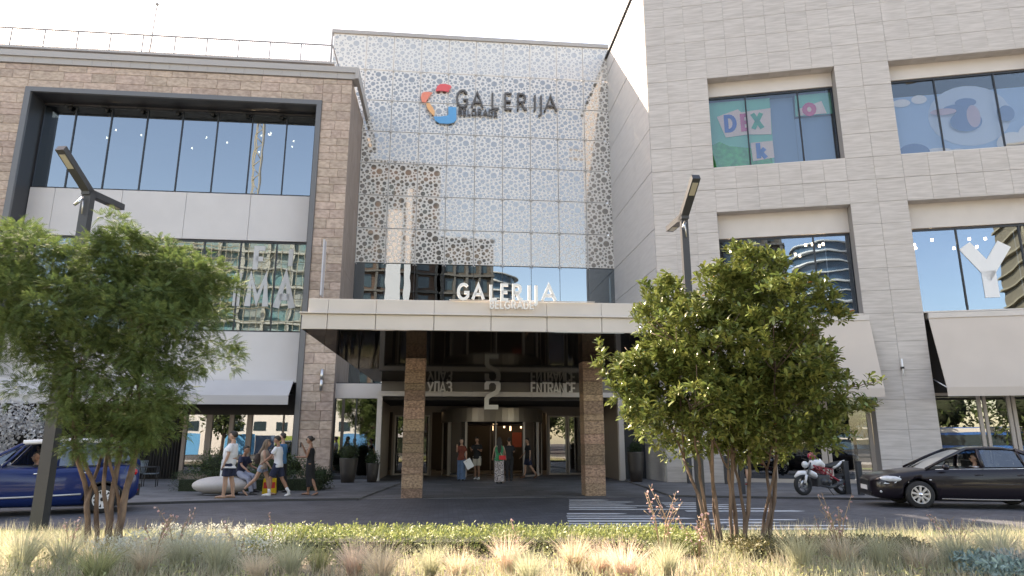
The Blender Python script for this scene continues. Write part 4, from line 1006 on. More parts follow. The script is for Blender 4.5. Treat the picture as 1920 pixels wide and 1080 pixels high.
    for A_, sg in ((AL, 1), (AR, -1)):
        b.tube([A_[0] + Vector((0, -sg * .03, .0)), A_[0] * .5 + A_[1] * .5, A_[1], A_[1] * .6 + A_[2] * .4, A_[2]], [.05, .044, .036, .036, .026], 10)
        d = A_[3]; side = Vector((0, 1, 0)); nrm = d.cross(side).normalized(); pc = A_[2] + d * .05
        b.tube([A_[2], pc, A_[2] + d * .09], [.024, .018, .016], 8, ell=[1.1, 2.2, 2.3], up=tuple(nrm))
        for k in range(4):
            o = side * (k - 1.5) * .02; ln = (.062, .074, .07, .055)[k]; q = A_[2] + d * .085 + o
            b.tube([q, q + d * ln * .55 + nrm * sg * 0 + Vector((.004, 0, 0)), q + d * ln + Vector((.014, 0, 0))], [.0105, .010, .009], 6)
        q = A_[2] + d * .03; b.tube([q, q + d * .035 + nrm * -.03 + side * -sg * .01, q + d * .06 + nrm * -.038 + side * -sg * .012], [.013, .012, .010], 6)
    solid('body', b, sk, t, vox)
    # hair
    hb_ = MB(); hb_.ball(HD(-.028, 0, .035), (.088, .082, .102), 14, 10, rot=hr); hb_.ball(HD(.015, 0, .085), (.07, .066, .05), 12, 8, rot=hr)
    if hair == 'long':
        hb_.tube([HD(-.06, 0, .03), HD(-.10, 0, -.12), T(-.15, 0, .40), T(-.17, 0, .22)], [.075, .07, .075, .03], 10, ell=[1, 1.1, 1.2, 1.2])
        for sg in (1, -1): hb_.tube([HD(-.01, sg * .07, .03), HD(-.01, sg * .09, -.12), T(-.03, sg * .11, .42)], [.03, .03, .015], 8)
    if bun: hb_.ball(HD(-.12, 0, .03), .05, 10, 8)
    solid('hair', hb_, hairm, t, vox)
    e_ = MB()
    for sg in (1, -1): e_.ball(HD(.084, sg * .032, .012), (.008, .012, .008), 8, 6, rot=hr)
    e_.build('eyes', M['black'], t)
    # clothes
    inf = .018
    if top:
        c = MB(); lo = toplen - .93
        rows = [(lo, .128 + belly * .7, 1.5)] + [(z, r_ + inf + (.012 if z < .1 else 0), e) for z, r_, e in tors if lo + .03 < z < .5] + [(.515, .062 + inf * .6, 1.8 * wf), (.54, .058, 1.2)]
        c.tube([T(belly * .55 if .1 < z < .4 else 0, 0, z) for z, r_, e in rows], [r_ for z, r_, e in rows], 16, ell=[e for z, r_, e in rows], up=(1, 0, 0))
        if top in ('tee', 'long'):
            for A_, sg in ((AL, 1), (AR, -1)):
                if top == 'tee': c.tube([A_[0] + Vector((0, -sg * .05, .005)), A_[0] * .6 + A_[1] * .4, A_[0] * .3 + A_[1] * .7], [.072, .068, .066], 10)
                else: c.tube([A_[0] + Vector((0, -sg * .05, .005)), A_[1], A_[2]], [.072, .055, .04], 10)
        solid('shirt' if top != 'tank' else 'tank_top', c, topm, t, vox + .002)
    if bot:
        c = MB(); c.tube([T(0, 0, z) for z in (-.05, 0, .07)], [.108, .115, .10], 16, ell=[1.5, 1.46, 1.42], up=(1, 0, 0))
        if bot == 'dress':
            kz = min(LL[1].z, LR[1].z)
            mid = (LL[1] + LR[1]) / 2; low = (LL[2] + LR[2]) / 2; f = (.93 - botlen)
            c.tube([T(0, 0, .05), P + Vector((.0, 0, -.05)), mid + Vector((0, 0, .05)), mid * .4 + low * .6], [.12, .135, .14, .15], 16, ell=[1.35, 1.35, 1.2, 1.15], up=(1, 0, 0))
            c.tube([T(0, 0, z) for z in (.05, .12, .22, .36, .46, .5)], [.12, .11, .112, .126, .11, .07], 16, ell=[1.4, 1.25, 1.2, 1.4, 1.5, 1.7], up=(1, 0, 0))
        for L_ in (LL, LR):
            if bot == 'shorts':
                f = .82; e_ = L_[0] * (1 - f) + L_[1] * f; c.tube([L_[0] + Vector((0, 0, .04)), L_[0] * .5 + e_ * .5, e_], [.108, .105, .1], 12)
            elif bot == 'hotpants':
                e_ = L_[0] * .6 + L_[1] * .4; c.tube([L_[0] + Vector((0, 0, .04)), e_], [.104, .1], 12)
            elif bot in ('trousers', 'wide'):
                w_ = 1.35 if bot == 'wide' else 1; c.tube([L_[0] + Vector((0, 0, .04)), L_[0] * .5 + L_[1] * .5, L_[1], L_[2] + Vector((0, 0, .02 if bot == 'trousers' else -.02))], [.105, .1, .075 * w_, .062 * w_ * w_], 12)
        solid({'dress': 'dress', 'trousers': 'trousers', 'wide': 'wide_trousers'}.get(bot, 'shorts'), c, botm, t, vox + .002)
    if shoe:
        for L_ in (LL, LR):
            c = MB(); tilt = L_[3] < -12; a_ = math.radians(max(-50, min(0, L_[3]))) if tilt else 0
            heel = L_[2] + Vector((-.055, 0, -.05)); toe = heel + Vector((math.cos(a_) * .25, 0, math.sin(a_) * .25))
            if shoe == 'shoe':
                c.tube([heel, heel * .5 + toe * .5 + Vector((0, 0, .015)), toe], [.038, .042, .026], 10, ell=[1.1, 1.2, 1.6], up=(0, 0, 1)); c.tube([L_[2] + Vector((-.01, 0, -.02)), L_[2] + Vector((-.008, 0, .05))], .045, 10)
            else:
                c.tube([heel + Vector((0, 0, -.02)), toe + Vector((0, 0, -.015))], [.014, .014], 8, ell=[3, 3.2], up=(0, 0, 1)); c.tube([heel * .35 + toe * .65 + Vector((0, -.045, 0)), heel * .35 + toe * .65 + Vector((0, 0, .035)), heel * .35 + toe * .65 + Vector((0, .045, 0))], .01, 6)
            solid('shoe' if shoe == 'shoe' else 'sandal', c, shoem or M['black'], t, vox)
    t.scale = (s * wide, s * wide, s)
    if extra: extra(t, dict(T=T, HD=HD, LL=LL, LR=LR, AL=AL, AR=AR, P=P))
    return t
SWZ = .055
white_tee = fab('white_cotton', (.72, .72, .74)); navy = fab('navy_cloth', (.018, .024, .055)); blk = fab('black_cloth', (.014, .014, .016)); jean = fab('blue_denim', (.10, .17, .28), noise_amt=.6, noise_scale=9); pale_jean = fab('pale_denim', (.34, .40, .52), noise_amt=.6, noise_scale=9)
blue_tee = fab('blue_cotton', (.05, .19, .36)); green_t = fab('green_cotton', (.02, .22, .10)); rust = fab('rust_print', (.22, .05, .03), noise_amt=1, noise_scale=30); patt = fab('black_and_white_print', (.62, .56, .55), noise_amt=1, noise_scale=22, col2=(.05, .03, .03)); cream = fab('cream_cloth', (.55, .50, .42)); grey_t = fab('grey_cloth', (.30, .32, .40))
# heading 180 = walking towards the left of the picture
person('man in white T-shirt and navy shorts standing before the white pebble bench, facing left', (-8.03, 19.62, SWZ), 183, 1.80, legL=(6, 4), legR=(-5, 4), armL=(2, 10, 14), armR=(4, 6, 12), lean=-4, topm=white_tee, botm=navy, shoe='sandal', shoem=fab('tan_leather', (.3, .18, .1)), belly=.045, toplen=.80, vox=.012, wide=1.16)
def bag_backpack(t, q):
    c = MB(); c.tube([q['T'](-.16, 0, .08), q['T'](-.2, 0, .22), q['T'](-.18, 0, .40)], [.10, .125, .09], 12, ell=[1.1, 1.2, 1.2]); solid('backpack', c, fab('dark_brown_canvas', (.05, .035, .03)), t, .014)
person('young woman with long ash hair, backpack and pale denim shorts, facing right', (-7.42, 20.55, SWZ), 8, 1.62, legL=(22, 8), legR=(-26, 20), armL=(35, 8, 40), armR=(10, 10, 30), lean=4, top='tank', topm=fab('beige_top', (.42, .33, .26)), bot='hotpants', botm=pale_jean, shoe='sandal', shoem=fab('brown_leather', (.08, .035, .02)), hair='long', hairm=hair_b, female=True, extra=bag_backpack, vox=.012)
person('bearded man in blue T-shirt and dark trousers behind the girl with the backpack', (-7.25, 21.7, SWZ), 175, 1.78, legL=(8, 6), legR=(-8, 6), armL=(15, 8, 40), armR=(10, 8, 30), topm=blue_tee, bot='trousers', botm=blk, sk=skin)
person('young man in white T-shirt and high white socks walking left past the girl', (-6.88, 20.3, SWZ), 180, 1.72, legL=(24, 22), legR=(-16, 14), armL=(28, 8, 22), armR=(-8, 8, 22), lean=4, head_pitch=14, topm=white_tee, botm=navy, shoem=fab('white_leather', (.7, .7, .7)), sk=skin_d, toplen=.86, vox=.012,
       extra=lambda t, q: [MB().tube([L_[2] + Vector((0, 0, .02)), L_[2] + (L_[1] - L_[2]) * .33], [.042, .05], 10).build('sock', white_tee, t) for L_ in (q['LL'], q['LR'])])
def glasses(t, q):
    c = MB(); c.box(0, .01, -.065, .065, -.018, .018); o = c.build('sunglasses', M['black'], t); o.location = q['HD'](.098, 0, .012)
    c = MB(); c.box(0, .015, -.04, .04, 0, .15); o = c.build('phone', M['black'], t); o.location = q['AR'][2] + Vector((.08, 0, .0))
person('woman in long black dress and sunglasses with one hand at her face', (-6.02, 20.6, SWZ), 180, 1.68, legL=(-10, 16), legR=(5, 3), armL=(12, 4, 78), armR=(40, 4, 118), lean=3, top=None, bot='dress', botm=blk, shoe='sandal', female=True, bun=True, sk=skin_d, extra=glasses, vox=.012)
person('person in dark top and light grey trousers sitting on the white pebble bench', (-8.25, 21.0, .0), -20, 1.72, legL=(82, 70), legR=(70, 50), armL=(20, 8, 50), armR=(30, 8, 30), lean=10, seat=.66, topm=navy, bot='trousers', botm=grey_t, sk=skin_d)
# at the entrance
def shop_bag(t, q):
    c = MB(); c.box(-.02, .02, -.16, .16, -.2, .2); o = c.build('paper_bag', M['white'], t); o.location = q['AL'][2] + Vector((.05, .12, -.22)); o.rotation_euler = (R(30), 0, 0)
person('woman in rust top and flared jeans with a white bag at the revolving door', (-2.12, 28.9, .01), 262, 1.70, legL=(3, 3), legR=(-3, 3), armL=(5, 12, 20), armR=(40, 4, 100), top='tee', topm=rust, bot='wide', botm=jean, hair='long', female=True, extra=shop_bag)
person('man in black T-shirt and white shorts at the revolving door looking at his phone', (-1.52, 29.9, .01), 255, 1.76, legL=(3, 4), legR=(-3, 4), armL=(25, 8, 80), armR=(30, 6, 85), topm=blk, botm=cream, shoem=fab('white_leather', (.7, .7, .7)), head_pitch=18, sk=skin_d)
def redbag(t, q):
    c = MB(); c.slab(-.05, .05, -.02, .02, 0, .1); c = MB(); c.box(-.05, .05, -.13, .13, -.08, .08); o = c.build('red_handbag', mat('red_leather', (.65, .03, .04), .4), t); o.location = q['T'](-.17, -.12, .06)
    c = MB(); c.tube([q['T'](-.16, -.12, .1), q['T'](-.13, .06, .45), q['T'](0, .13, .53)], .010, 6); c.build('bag_strap', cream, t)
person('woman seen from behind in green top, patterned wide trousers and red shoulder bag', (-.5, 27.1, .01), 92, 1.74, legL=(2, 2), legR=(-3, 3), armL=(12, 14, 30), armR=(12, 14, 30), top='tank', topm=green_t, bot='wide', botm=patt, hair='long', female=True, extra=redbag)
person('person all in black standing just right of the woman in green', (-.12, 28.9, .01), 100, 1.72, legL=(2, 2), legR=(-2, 2), armL=(10, 8, 20), armR=(30, 8, 70), topm=blk, bot='trousers', botm=blk)
person('man in dark polo and dark shorts walking beside the right door posts', (.72, 31.0, .01), 195, 1.74, legL=(-14, 22), legR=(14, 6), armL=(-8, 8, 12), armR=(12, 8, 30), topm=blk, botm=navy, shoem=fab('brown_shoe', (.15, .07, .04)), head_pitch=12)
person('person in white shirt and navy shorts behind the thin tree stems by the shop', (8.45, 25.2, SWZ), 100, 1.74, legL=(6, 4), legR=(-6, 4), armL=(5, 8, 20), armR=(10, 8, 20), topm=white_tee, botm=navy, shoem=fab('red_shoe', (.4, .1, .08)))
# ================================================================== VEHICLES (x backwards from the nose, y to the right-hand side)
def lerp(a, b, t): return a + (b - a) * t
def interp(tab, x, k):
    if x <= tab[0][0]: return tab[0][k]
    for p, q in zip(tab[:-1], tab[1:]):
        if x <= q[0]: return lerp(p[k], q[k], (x - p[0]) / (q[0] - p[0]))
    return tab[-1][k]
def smooth_tab(tab, n=46):
    """resample station table with Catmull-Rom"""
    out = []
    N = len(tab)
    for i in range(N - 1):
        p0, p1, p2, p3 = tab[max(i - 1, 0)], tab[i], tab[i + 1], tab[min(i + 2, N - 1)]
        k = max(1, int((p2[0] - p1[0]) / .09))
        for j in range(k):
            t = j / k; out.append(tuple(.5 * ((2 * p1[q]) + (-p0[q] + p2[q]) * t + (2 * p0[q] - 5 * p1[q] + 4 * p2[q] - p3[q]) * t * t + (-p0[q] + 3 * p1[q] - 3 * p2[q] + p3[q]) * t ** 3) if q else lerp(p1[0], p2[0], t) for q in range(len(p1))))
    out.append(tab[-1]); return out
def car(name, label, loc, rz, tab, gh, wheels, wr, paint, roofm, colors, rim_fn, cat='car'):
    t = thing(name, label, cat, loc, rz)
    st = smooth_tab(tab)
    prof = [(0, .0, 0), (.78, .0, 0), (.93, .06, 0), (.985, .22, 0), (1.0, .42, 0), (.995, .60, 0), (.985, .72, 0), (.965, .86, 0), (.93, .95, 0), (.86, .995, 0), (.7, 1.015, 0), (.35, 1.035, 0), (0, 1.04, 0)]
    full = prof + [(-a, b, c) for a, b, c in prof[-2:0:-1]]
    n = len(full); mb = MB(); V = []
    for x, zb, zt, hw in st:
        for a, b, c in full: V.append((x, a * hw, zb + (zt - zb) * b))
    F = [(i * n + j, i * n + (j + 1) % n, (i + 1) * n + (j + 1) % n, (i + 1) * n + j) for i in range(len(st) - 1) for j in range(n)]
    F.append(tuple(range(n))[::-1]); F.append(tuple((len(st) - 1) * n + j for j in range(n)))
    mb.add(V, F, 0, True)
    me = mb.mesh('body', [paint, M['black']])
    bm = bmesh.new(); bm.from_mesh(me); bmesh.ops.recalc_face_normals(bm, faces=bm.faces); bm.to_mesh(me); bm.free()
    cut = MB()
    for wx in wheels: cut.lathe([(0, -1.2), (wr + .065, -1.2), (wr + .065, 1.2), (0, 1.2)], 28, (wx, 0, wr), 'y')
    cm = cut.mesh('cut', M['black']); bm = bmesh.new(); bm.from_mesh(cm); bmesh.ops.remove_doubles(bm, verts=bm.verts, dist=1e-5); bmesh.ops.recalc_face_normals(bm, faces=bm.faces); bm.to_mesh(cm); bm.free()
    me2 = evaluated(me, [('BOOLEAN', dict(cutter=cm, operation='DIFFERENCE', solver='FAST'))])
    link('body', me2, t)
    def side(x, z):   # half width of the body at height z
        zb, zt, hw = (interp(st, x, k) for k in (1, 2, 3)); f = (z - zb) / (zt - zb)
        for p, q in zip(prof[1:-1], prof[2:]):
            if p[1] <= f <= q[1]: return hw * lerp(p[0], q[0], (f - p[1]) / (q[1] - p[1] + 1e-9))
        return hw * .5
    # underbody filler so the arches read black
    p = MB(); p.box(wheels[0] + wr + .1, wheels[1] - wr - .1, -.6, .6, .2, .5); p.build('underbody', M['black'], t)
    # seams and trim follow the side surface
    def line(name, pts, r_, m, sides=(-1, 1)):
        for s_ in sides: MB().tube([(x, s_ * (side(x, z) + .002), z) for x, z in pts], r_, 5).build(name, m, t)
    gb, gt, wb_, wt_ = gh['base'], gh['top'], gh['wb'], gh['wt']
    def GP(x, z, s_):    # point on the greenhouse side plane
        zb = interp(gb, x, 1); ztop = gh['h']; f = max(0, min(1, (z - zb) / (ztop - zb))); return Vector((x, s_ * lerp(wb_, wt_, f ** 1.2), z))
    gm = gh['glass']
    for s_ in (-1, 1):
        for poly, dark in gh['panes']:
            c = Vector((sum(q[0] for q in poly) / len(poly), sum(q[1] for q in poly) / len(poly)))
            mb = MB(); pts = [GP(x, z, s_) - Vector((0, s_ * .018, 0)) for x, z in poly]; mb.add(pts, [tuple(range(len(pts)))]);
            if dark != 'open' or s_ == 1: mb.build('side_window', gm, t)
        for bar, w in gh['bars']:
            MB().tube([GP(x, z, s_) for x, z in bar], w, 6, ell=[.55] * len(bar), up=(1, 0, 0)).build('pillar' if len(bar) < 4 else 'roof_rail', gh['barm'] if len(bar) < 4 else roofm, t)
    # windscreen and rear window
    for pts, nm in ((gh['ws'], 'windscreen'), (gh['rw'], 'rear_window')):
        mb = MB(); V = []; k = 8
        for (x, z) in pts:
            f = max(0, min(1, (z - gb[0][1]) / (gh['h'] - gb[0][1]))); w = lerp(wb_, wt_, f) - .02
            for i in range(k + 1): u = -1 + 2 * i / k; V.append((x + (.10 if nm == 'windscreen' else -.08) * u * u, u * w, z + .02 * (1 - u * u)))
        mb.add(V, [(j * (k + 1) + i, j * (k + 1) + i + 1, (j + 1) * (k + 1) + i + 1, (j + 1) * (k + 1) + i) for j in range(len(pts) - 1) for i in range(k)], 0, True); mb.build(nm, gm, t)
    mb = MB(); V = []; k = 10; rp = gh['roof']
    for (x, z) in rp:
        for i in range(k + 1): u = -1 + 2 * i / k; V.append((x, u * (wt_ + .015), z + .035 * (1 - abs(u) ** 3) - .02))
    m1 = len(V)
    V += [(x, y, z - .05) for x, y, z in V]
    fs = [(j * (k + 1) + i, j * (k + 1) + i + 1, (j + 1) * (k + 1) + i + 1, (j + 1) * (k + 1) + i) for j in range(len(rp) - 1) for i in range(k)]
    fs += [tuple(q + m1 for q in f[::-1]) for f in fs]
    for j in range(len(rp) - 1):
        for i in (0, k): a = j * (k + 1) + i; fs.append((a, a + k + 1, a + k + 1 + m1, a + m1))
    for i in range(k):
        for j in (0, len(rp) - 1): a = j * (k + 1) + i; fs.append((a, a + 1, a + 1 + m1, a + m1))
    mb.add(V, fs, 0, True); mb.build('roof', roofm, t)
    # wheels
    for wx in wheels:
        for s_ in (-1, 1):
            y0 = s_ * (gh['track'])
            w = link('wheel', None, t, loc=(wx, y0, wr)); o = -s_
            MB().lathe([(wr * .66, .10 * s_), (wr * .93, .10 * s_), (wr, .07 * s_), (wr, -.09 * s_), (wr * .93, -.11 * s_), (wr * .6, -.11 * s_)], 32, (0, 0, 0), 'y').build('tyre', M['rubber'], w)
            rim_fn(w, wr, s_)
    # seats and wheel
    p = MB()
    for x in gh['seats']:
        for y in (-.38, .38): p.slab(x, x + .5, y - .23, y + .23, .35, .55, .03); p.slab(x + .42, x + .56, y - .22, y + .22, .5, 1.12, .03); p.slab(x + .46, x + .55, y - .12, y + .12, 1.14, 1.3, .02)
    p.build('seat', M['black'], t)
    p = MB(); p.box(gh['seats'][0] - .75, gh['seats'][0] - .4, -.7, .7, .7, .93); p.build('dashboard', M['black'], t)
    p = MB(); q = [(gh['seats'][0] - .32 + .05 * math.sin(a), -.38 + .18 * math.cos(a), .93 + .18 * math.sin(a)) for a in [2 * math.pi * i / 16 for i in range(17)]]; p.tube(q, .014, 6); p.build('steering_wheel', M['black'], t)
    return t, side, line, GP
def spokes(n, m, hubm, ringm, w0=.16, w1=.10, disc_=False):
    def fn(w, wr, s_):
        y = .09 * s_; ri = wr * .66
        p = MB(); p.lathe([(ri * .92, y), (ri, y + .012 * s_), (ri * 1.03, y), (ri * 1.0, y - .1 * s_), (ri * .9, y - .1 * s_)], 32, axis='y'); p.build('rim', m, w)
        MB().lathe([(0, -.02 * s_), (ri * .95, -.02 * s_)], 24, axis='y').build('brake_disc', M['black'], w)
        p = MB()
        for i in range(n):
            a = 2 * math.pi * i / n + .1; ca, sa = math.cos(a), math.sin(a); r0_, r1_ = ri * .2, ri * .94
            def Q(r_, off): return (r_ * ca - off * sa, r_ * sa + off * ca)
            poly = [Q(r0_, -w0 * ri * .6), Q(r1_, -w1 * ri * 1.3), Q(r1_, w1 * ri * 1.3), Q(r0_, w0 * ri * .6)]
            p.prism([(a_, b_) for a_, b_ in poly], y - .03 * s_, y + .004 * s_, axis='y')
        p.build('spoke', m, w, kind=None)
        MB().lathe([(0, y + .015 * s_), (ri * .2, y + .012 * s_), (ri * .26, y - .02 * s_)], 16, axis='y').build('hub_cap', hubm, w)
    return fn
def paint_mat(name, c): return mat(name, c, .3, spec=.3, coat=.45)
blackp = paint_mat('aubergine_black_paint', (.008, .005, .009)); bluep = paint_mat('deep_blue_paint', (.005, .022, .115)); whitep = paint_mat('white_car_paint', (.75, .75, .76))
alloy = mat('silver_alloy', (.62, .61, .60), .35, metal=.6); chrome = mat('chrome', (.8, .8, .8), .12, metal=1); cg = glass('car_glass', tint=(.28, .32, .33), refl=(.8, .85, .9), fac=.14)
lens = mat('headlamp_lens', (.62, .65, .68), .1, coat=1, noise_amt=.5, noise_scale=12); redl = mat('red_lamp', (.55, .01, .02), .15, coat=1)
# --- dark sedan
tabS = [(0, .32, .60, .45), (.05, .25, .68, .62), (.18, .21, .74, .76), (.42, .20, .80, .85), (.85, .20, .875, .875), (1.3, .19, .93, .88), (2.1, .18, .955, .885), (3.1, .18, .975, .885), (3.8, .20, 1.01, .87), (4.25, .24, 1.02, .84), (4.52, .30, .98, .78), (4.64, .38, .9, .70), (4.68, .46, .8, .6)]
ghS = dict(base=[(1.25, .94), (4.1, 1.02)], top=None, wb=.80, wt=.56, h=1.46, glass=cg, barm=blackp, track=.78, seats=(2.15, 3.05),
    panes=[([(1.5, .97), (2.45, .985), (2.45, 1.38), (2.2, 1.36)], 'open'), ([(2.56, .985), (3.4, 1.0), (3.3, 1.38), (2.56, 1.40)], 'g'), ([(3.46, 1.0), (3.85, 1.03), (3.4, 1.35)], 'g')],
    bars=[([(1.22, .93), (1.75, 1.2), (2.25, 1.42)], .035), ([(2.5, .97), (2.5, 1.42)], .05), ([(3.44, .99), (3.36, 1.40)], .03), ([(4.12, 1.01), (3.75, 1.22), (3.35, 1.40)], .05), ([(2.2, 1.41), (2.6, 1.435), (3.0, 1.435), (3.4, 1.40)], .028)],
    ws=[(1.2, .93), (1.5, 1.1), (1.85, 1.27), (2.25, 1.41)], rw=[(3.35, 1.41), (3.75, 1.25), (4.15, 1.03)], roof=[(2.2, 1.42), (2.4, 1.455), (2.7, 1.475), (3.05, 1.47), (3.4, 1.42)])
CARR = R(-12)
sed, sideS, lineS, GPS = car('dark_sedan', 'dark aubergine sedan with silver wheels stopped at the right edge, driver window open', (9.25, 18.2, 0), CARR, tabS, ghS, (1.02, 3.7), .325, blackp, blackp, None, spokes(9, alloy, chrome, alloy))
lineS('door_seam', [(1.75, .28), (1.55, .6), (1.62, .93)], .005, M['black']); lineS('door_seam', [(2.52, .24), (2.52, .6), (2.5, .93)], .005, M['black']); lineS('door_seam', [(3.35, .5), (3.5, .8), (3.5, .95)], .005, M['black'])
lineS('chrome_strip', [(1.45, .925), (2.2, .94), (3.1, .955), (3.8, .985)], .009, chrome); lineS('sill_trim', [(1.5, .235), (2.4, .225), (3.2, .23)], .014, M['coping'])
lineS('rub_strip', [(1.75, .56), (2.5, .58), (3.3, .6)], .012, blackp)
for x in (2.28, 3.2): lineS('door_handle', [(x, .80), (x + .18, .81)], .016, blackp)
for s_ in (-1, 1):
    mb = MB(); pts = [(.16, .58), (.2, .70), (.34, .745), (.62, .76), (.50, .60), (.3, .57)]
    V = [(x, s_ * (sideS(x, z) + .006), z) for x, z in pts]; V2 = [(x, s_ * (sideS(x, z) - .04), z) for x, z in pts]; n = len(V)
    mb.add(V + V2, [tuple(range(n))] + [(i, (i + 1) % n, (i + 1) % n + n, i + n) for i in range(n)]); mb.build('headlight', lens, sed)
    MB().ball((.40, s_ * (sideS(.4, .67) - .085), .685), (.27, .11, .085), 16, 10, rot=Matrix.Rotation(s_ * R(22), 3, 'Z')).build('headlamp_glass', lens, sed)
    MB().ball((.17, s_ * (sideS(.17, .38) - .0), .38), (.035, .02, .03), 10, 8).build('fog_lamp', lens, sed)
    MB().ball((1.62, s_ * .97, .99), (.09, .09, .07), 12, 8).build('wing_mirror', blackp, sed)
    MB().ball((1.28, s_ * (sideS(1.28, .68)), .68), (.03, .01, .015), 8, 6).build('side_indicator', lens, sed)
p = MB(); p.box(-.012, .04, -.38, .38, .52, .64); p.build('grille', M['black'], sed); p = MB(); p.box(-.03, -.01, -.26, .26, .40, .51); p.build('number_plate', M['white'], sed)
p = MB(); p.box(-.01, .05, -.5, .5, .28, .37); p.build('lower_grille', M['black'], sed)
# --- blue people carrier with white roof
tabB = [(0, .34, .70, .5), (.06, .27, .80, .64), (.22, .22, .88, .78), (.5, .20, .95, .86), (.9, .20, 1.0, .885), (1.3, .19, 1.03, .89), (2.2, .18, 1.02, .895), (3.2, .19, 1.04, .895), (3.7, .22, 1.06, .88), (3.94, .27, 1.04, .85), (4.04, .34, .98, .80), (4.08, .42, .9, .74)]
ghB = dict(base=[(.95, 1.03), (4.0, 1.06)], top=None, wb=.81, wt=.60, h=1.66, glass=cg, barm=bluep, track=.79, seats=(1.7, 2.7),
    panes=[([(1.05, 1.06), (1.35, 1.07), (1.6, 1.42)], 'g'), ([(1.45, 1.06), (2.35, 1.06), (2.35, 1.56), (1.85, 1.54)], 'open'), ([(2.45, 1.06), (3.2, 1.07), (3.2, 1.56), (2.45, 1.56)], 'g'), ([(3.3, 1.12), (3.85, 1.16), (3.75, 1.5), (3.3, 1.54)], 'g')],
    bars=[([(.9, 1.02), (1.3, 1.3), (1.75, 1.58)], .035), ([(1.4, 1.05), (1.75, 1.5)], .025), ([(2.4, 1.05), (2.4, 1.6)], .045), ([(3.25, 1.06), (3.25, 1.6)], .04), ([(4.02, 1.05), (3.95, 1.35), (3.82, 1.58)], .06), ([(1.7, 1.585), (2.4, 1.62), (3.2, 1.62), (3.85, 1.575)], .055)],
    ws=[(.9, 1.03), (1.2, 1.25), (1.5, 1.45), (1.75, 1.58)], rw=[(3.85, 1.57), (3.98, 1.35), (4.06, 1.08)], roof=[(1.7, 1.585), (1.95, 1.63), (2.4, 1.665), (3.0, 1.67), (3.5, 1.65), (3.88, 1.59)])
BR = R(30)
blu, sideB, lineB, GPB = car('blue_car', 'dark blue compact people carrier with white roof and white hubcaps behind the left tree', (-12.78, 15.09, 0), BR, tabB, ghB, (.78, 3.38), .31, bluep, whitep, None, spokes(12, whitep, M['black'], whitep, .20, .085))
lineB('door_seam', [(1.3, .26), (1.2, .6), (1.35, 1.02)], .005, M['black']); lineB('door_seam', [(2.4, .24), (2.38, .6), (2.4, 1.03)], .005, M['black']); lineB('door_seam', [(3.05, .5), (3.25, .8), (3.28, 1.03)], .005, M['black'])
lineB('chrome_side_strip', [(1.1, .40), (1.9, .41), (2.95, .44)], .022, alloy)
for x in (2.1, 3.0): lineB('door_handle', [(x - .1, .90), (x + .1, .905)], .018, chrome)
for s_ in (-1, 1):
    MB().ball((1.28, s_ * .99, 1.06), (.10, .09, .08), 12, 8).build('wing_mirror', whitep, blu)
    MB().ball((3.95, s_ * .79, .90), (.06, .10, .10), 14, 10).build('tail_light_ring', whitep, blu); MB().ball((3.98, s_ * .82, .90), (.05, .08, .075), 14, 10).build('tail_light', redl, blu)
    MB().ball((4.06, s_ * .68, .5), (.03, .06, .045), 10, 8).build('rear_fog_lamp', redl, blu)
    MB().ball((.22, s_ * .7, .72), (.09, .09, .08), 12, 8).build('headlight', lens, blu)
p = MB(); p.box(4.05, 4.12, -.7, .7, .36, .62); p.build('rear_bumper', M['black'], blu)
lineB('wheel_arch_trim', [(3.0, .30), (3.03, .5), (3.15, .64), (3.38, .71), (3.6, .64), (3.73, .5), (3.76, .32)], .03, M['black'])
# people in the cars
def car_to_world(o, x, y, z): return o.matrix_basis @ Vector((x, y, z))
def inside(o, x, y, z, rz):
    c, s_ = math.cos(rz), math.sin(rz); l = o.location; return (l.x + x * c - y * s_, l.y + x * s_ + y * c, z)
person('man in white shirt and glasses at the wheel of the dark sedan', inside(sed, 2.42, -.36, 0, CARR), 180 - 12, 1.7, legL=(96, 30), legR=(96, 30), armL=(40, 10, 45), armR=(40, 10, 45), lean=-10, seat=.50, topm=white_tee, bot='trousers', botm=blk, shoe=None, extra=lambda t, q: MB().box(.09, .1, -.06, .06, -.01, .02).build('spectacles', M['black'], t, loc=tuple(q['HD'](0, 0, 0.01))))
person('driver with arm on the open window of the blue car', inside(blu, 1.95, -.36, 0, BR), 210, 1.7, legL=(96, 30), legR=(96, 30), armL=(40, 14, 50), armR=(30, 10, 45), lean=-8, seat=.58, topm=blk, bot='trousers', botm=blk, shoe=None, sk=skin_d)
person('front passenger in pale blue shirt in the blue car', inside(blu, 1.85, .36, 0, BR), 210, 1.65, legL=(96, 30), legR=(96, 30), armL=(40, 10, 50), armR=(30, 10, 45), lean=-8, seat=.58, topm=fab('pale_blue_shirt', (.35, .45, .6)), bot='trousers', botm=blk, shoe=None)
